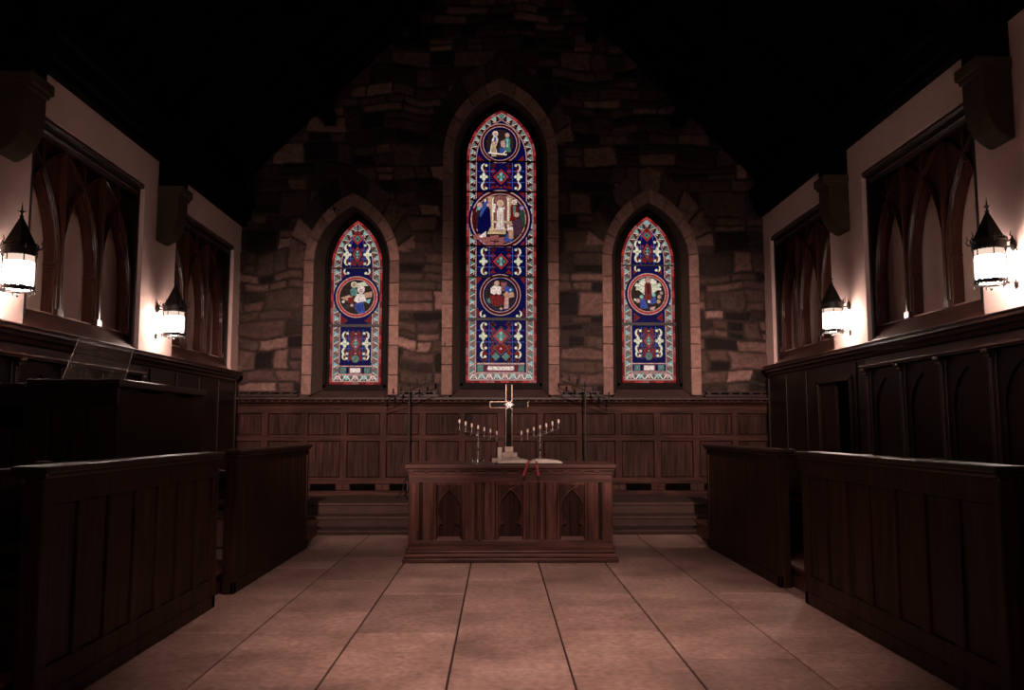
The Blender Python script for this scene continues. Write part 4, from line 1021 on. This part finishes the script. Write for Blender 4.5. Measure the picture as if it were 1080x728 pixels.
# ---------------------------------------------------------------- tall iron floor candle stands on the landing
def stand(cx, cy, sgn, label):
    z0 = .357
    root = thing('floor_candle_stand', label, 'candle stand', (cx, cy, z0), 'black iron candle stands behind the altar')
    b = M(); b.lathe([(.012, .10), (.011, .9), (.016, .91), (.011, .93), (.011, 1.62), (.018, 1.63), (.008, 1.66)], (cx, cy, z0), 10); b.build('pole', IRON, root)
    for k in range(3):
        a = k*2*PI/3+(.5 if sgn > 0 else 2.6); q = lambda r_, z_: (cx+r_*math.cos(a), cy+r_*math.sin(a), z0+z_)
        b = M(); b.tube([q(0, .33), q(.06, .25), q(.10, .12), q(.17, .03), q(.20, .008)], [.010, .010, .009, .009, .008], 6); b.build('leg', IRON, root)
    for dz in (0, -.09):
        b = M(); b.tube([(cx-.36, cy, z0+1.55+dz-sgn*.15*(1 if dz == 0 else .75)), (cx+.36, cy, z0+1.55+dz+sgn*.15*(1 if dz == 0 else .75))], .006, 6); b.build('sloping_bar', IRON, root)
    for i in range(-3, 4):
        x = cx+i*.115; z = z0+1.55+sgn*i*.048
        b = M(); b.lathe([(.005, 0), (.006, .05), (.024, .056), (.024, .062), (.012, .066), (.013, .12)], (x, cy, z), 8); b.build('candle_cup', IRON, root)
stand(-1.28, 12.1, 1, 'tall black iron candle stand behind the left end of the altar')
stand(1.27, 12.1, -1, 'tall black iron candle stand behind the right end of the altar')

# ---------------------------------------------------------------- choir stall fronts
ZPEW = 1.18
def stall(sd, xf, y0, y1, panelled, label, zt=ZPEW):
    th = .10
    root = thing('choir_stall_front', label, 'choir stall', (xf+sd*.05, (y0+y1)/2, 0), 'choir stall fronts flanking the chancel')
    def mk():
        b_ = M(); b_.T = lambda p: (xf+sd*p[0], p[1], p[2]); return b_
    b = mk(); b.box(.03, th-.02, y0+.01, y1-.01, .003, zt-.05); b.build('core_board', W_PEW, root)
    b = mk(); b.box(-.035, th+.05, y0-.03, y1+.03, zt-.035, zt); b.box(-.018, th+.03, y0-.015, y1+.015, zt-.06, zt-.035); b.build('cap_rail', W_PEWY, root, bev=.008)
    b = mk(); b.box(.0, .03, y0, y1, .003, .10); b.build('skirting', W_PEW, root, bev=.005)
    for ye in ((y0, y0+.07), (y1-.07, y1)):
        b = mk(); b.box(.0, th, ye[0], ye[1], .003, zt-.06); b.build('end_post', W_PEW, root, bev=.006)
    if panelled:
        b = mk(); b.box(.004, .03, y0+.07, y1-.07, zt-.19, zt-.06); b.build('top_rail', W_PEW, root, bev=.004)
        b = mk(); b.box(.004, .03, y0+.07, y1-.07, .10, .22); b.build('bottom_rail', W_PEW, root, bev=.004)
        n = 7; pt_ = (y1-y0-.14)/n
        for k in range(n+1):
            y = y0+.07+k*pt_; w_ = .05
            ya_, yb_ = max(y-w_, y0+.07), min(y+w_, y1-.07)
            b = mk(); b.box(.005, .03, ya_, yb_, .22, zt-.19); b.build('stile', W_PEW, root, bev=.004)
        for k in range(n):
            ya_ = y0+.07+k*pt_+.05; yb_ = ya_+pt_-.10
            b = mk(); b.box(.019, .03, ya_+.009, yb_-.009, .224, zt-.194)
            b.build('panel', W_PEW, root, bev=.003)
    else:
        n = 15; pt_ = (y1-y0-.14)/n
        for k in range(n):
            ya_ = y0+.07+k*pt_
            b = mk(); b.box(.008, .03, ya_+.0015, ya_+pt_-.0015, .10, zt-.06); b.build('board', W_PEW, root, bev=.003)
    return root
stall(-1, -2.16, 4.06, 6.58, True, 'long panelled dark oak choir stall front nearest on the left')
stall(1, 2.41, 4.02, 6.66, True, 'long panelled dark oak choir stall front nearest on the right')
stall(-1, -2.17, 7.06, 9.72, False, 'plain boarded dark oak choir stall front farther back on the left')
stall(1, 2.42, 7.26, 9.72, False, 'plain boarded dark oak choir stall front farther back on the right')

def bench(sd, xf, y0, y1, label, back=True, xend=None):
    """bench behind a stall front: seat, back, panel ends, book shelf"""
    root = thing('choir_bench', label, 'bench', (xf, (y0+y1)/2, PLAT), 'choir benches behind the stall fronts')
    def mk():
        b_ = M(); b_.T = lambda p: (xf+sd*p[0], p[1], p[2]); return b_
    z = PLAT+.002
    b = mk(); b.box(.0, .40, y0+.05, y1-.05, z+.42, z+.46); b.build('seat', W_DULL, root, bev=.008)
    b = mk(); b.box(.40, .44, y0+.05, y1-.05, z+.10, z+.86); b.build('backrest', W_PEW, root, bev=.006)
    b = mk(); b.box(.38, .47, y0+.05, y1-.05, z+.86, z+.90); b.build('back_rail', W_PEWY, root, bev=.008)
    b = mk(); b.box(.30, .34, y0+.05, y1-.05, z, z+.42); b.build('seat_riser', W_PEW, root)
    for ya in (y0, y1-.05):
        b = mk(); b.prism([(0, 0)]*3, 'Y', 0, 0) if False else None
        b.prism([(-.03, z), (.47, z), (.47, z+.93), (.36, z+.93), (.30, z+.70), (.04, z+.66), (-.03, z+.60)], 'Y', ya, ya+.05); b.build('bench_end', W_PEW, root, bev=.008)
    return root
bench(-1, -2.75, 4.05, 5.95, 'dark oak choir bench behind the nearest left stall front')
bench(1, 3.0, 3.9, 6.5, 'dark oak choir bench behind the nearest right stall front')
bench(1, 2.86, 7.42, 9.95, 'dark oak choir bench behind the farther right stall front')
# book ledge behind each front
for sd, xf, y0, y1, lb in ((-1, -2.30, 4.15, 6.4, 'left'), (1, 2.55, 4.12, 6.5, 'right')):
    b = M(); b.T = lambda p: (xf+sd*p[0], p[1], p[2])
    b.box(-.02, .20, y0, y1, .60, .62); b.box(-.02, .20, y0, y1, .44, .46); b.box(-.02, .20, y0, y0+.03, .205, .62); b.box(-.02, .20, y1-.03, y1, .205, .62)
    o = b.build('book_shelf', W_DULL, None, bev=.004); tag(o, 'narrow oak book shelf on the back of the nearest %s stall front' % lb, 'shelf')
# short cross rails with brass ends leading from the near stall to the side walls
for sd, x0_, x1_ in ((-1, XL+.16, -2.32), (1, 2.57, XR-.17)):
    y = 3.86 if sd < 0 else 3.78
    rt = thing('stall_cross_rail', 'dark cross rail running from the nearest %s stall to the wall' % SN[sd], 'rail', ((x0_+x1_)/2, y, PLAT), 'cross rails of the choir')
    b = M(); b.box(x0_, x1_, y-.04, y+.03, 1.135, 1.175); b.build('rail', W_PEWY, rt, bev=.01)
    for xx in (x0_, x1_-.06, (x0_+x1_)/2): b = M(); b.box(xx, xx+.06, y-.03, y+.02, PLAT+.002, 1.135); b.build('post', W_PEW, rt, bev=.006)
    b = M(); b.tube([(x1_-.45 if sd < 0 else x0_+.02, y-.055, 1.165), (x1_-.02 if sd < 0 else x0_+.45, y-.055, 1.165)], .009, 8); b.build('brass_rod', BRASS, rt)

# ---------------------------------------------------------------- console at the left with clear music desk
cs = thing('organ_console', 'tall dark panelled wooden console behind the left stall fronts', 'console', (-3.3, 7.2, PLAT))
xs, yn, yf = -2.86, 6.34, 8.15; z = PLAT+.002; zt = 1.70; xw = XL+.20
b = M(); b.box(xw, xs-.02, yn+.03, yf, z, zt-.03); b.build('carcass', W_PEW, cs)
for za, zb in ((z, z+.25), (zt-.16, zt-.03)): b = M(); b.box(xw, xs, yn, yn+.03, za, zb); b.build('front_rail', W_PEWY, cs, bev=.004)
x = xw
k = 0
while x < xs-.05:
    b = M(); b.box(x, min(x+.15, xs), yn, yn+.03, z+.25, zt-.16); b.build('front_stile', W_PEW, cs, bev=.004); x += .27; k += 1
x = xw+.15
while x < xs-.1:
    b = M(); b.box(x+.006, min(x+.114, xs-.006), yn+.016, yn+.03, z+.26, zt-.17); b.build('front_panel', W_PEW, cs, bev=.004); x += .27
b = M(); b.box(xs-.02, xs, yn+.03, yf, z, zt-.03); b.build('side_board', wood('console side oak', (.018, .009, .0045), 'Z', .5, .25, .08), cs)
b = M(); b.box(-3.53, xs+.03, yn-.035, yf+.02, zt-.03, zt+.03); b.box(xw, -3.53, yn-.035, yf, zt-.04, zt-.0); b.build('console_top', W_PEWY, cs, bev=.008)
b = M(); b.box(-3.78, -3.565, yn-.008, yn-.0005, 1.36, 1.52); b.build('slot_shade', BLACK, cs)  # black plate on the face, painting the shade of a sunk slot
for ya in (6.75, 7.5): b = M(); b.box(xs+.0005, xs+.02, ya, ya+.35, zt-.055, zt-.032); b.build('catch_strip', BLACK, cs)
ms = thing('clear_music_desk', 'clear hazy acrylic music desk leaning on top of the left console', 'music desk', (-3.33, 7.0, zt+.03))
b = M(); b._add([(-3.365, 6.5, zt+.032), (-3.365, 7.56, zt+.032), (-3.27, 7.52, 2.06), (-3.27, 6.54, 2.06), (-3.371, 6.5, zt+.032), (-3.371, 7.56, zt+.032), (-3.276, 7.52, 2.062), (-3.276, 6.54, 2.062)],
                [(0,1,2,3), (7,6,5,4), (0,4,5,1), (2,6,7,3), (0,3,7,4), (1,5,6,2)])
b.build('acrylic_sheet', ACRYL, ms)
b = M(); b.tube([(-3.368, 6.5, zt+.033), (-3.273, 6.54, 2.061)], .003, 5); b.tube([(-3.273, 6.54, 2.061), (-3.273, 7.52, 2.061)], .0025, 5); b.tube([(-3.368, 7.56, zt+.033), (-3.273, 7.52, 2.061)], .0025, 5)
b.build('polished_edge', plain('frosted edge', (.8, .65, .58), .4), ms)

# ---------------------------------------------------------------- chair glimpsed in the left gap
CHR = plain('dull steel tube', (.22, .18, .16), .4, 1)
ch = thing('folding_chair', 'metal folding chair half hidden in the gap between the left stall fronts', 'chair', (-2.62, 7.72, PLAT))
cx, cy = -2.62, 7.78; z = PLAT+.002
b = M(); b.box(cx-.20, cx+.20, cy-.2, cy+.2, z+.43, z+.455); b.build('seat', plain('grey seat', (.010, .008, .007), .7, 0, .1), ch, bev=.01)
b = M(); pts = []
for i in range(13):
    a = PI*i/12; pts.append((cx+.20*math.cos(a), cy+.2, z+.66+.10*math.sin(a)))
b.tube([(cx+.20, cy+.2, z+.3)]+pts+[(cx-.20, cy+.2, z+.3)], .011, 8); b.build('back_frame', CHR, ch, smooth=True)
b = M(); b.prism([(cx+.17, z+.58), (cx+.17, z+.66)]+[(cx+.17*math.cos(PI*i/8), z+.66+.08*math.sin(PI*i/8)) for i in range(9)]+[(cx-.17, z+.58)], 'Y', cy+.195, cy+.205); b.build('backrest', bpy.data.materials['grey seat'], ch)
for dx in (-.20, .20):
    b = M(); b.tube([(cx+dx, cy-.22, z+.012), (cx+dx, cy+.2, z+.45)], .010, 8); b.build('front_leg', CHR, ch)
    b = M(); b.tube([(cx+dx, cy+.24, z+.012), (cx+dx, cy-.12, z+.44)], .010, 8); b.build('rear_leg', CHR, ch)
b = M(); b.tube([(cx-.2, cy-.16, z+.10), (cx+.2, cy-.16, z+.10)], .008, 6); b.build('stretcher', CHR, ch)
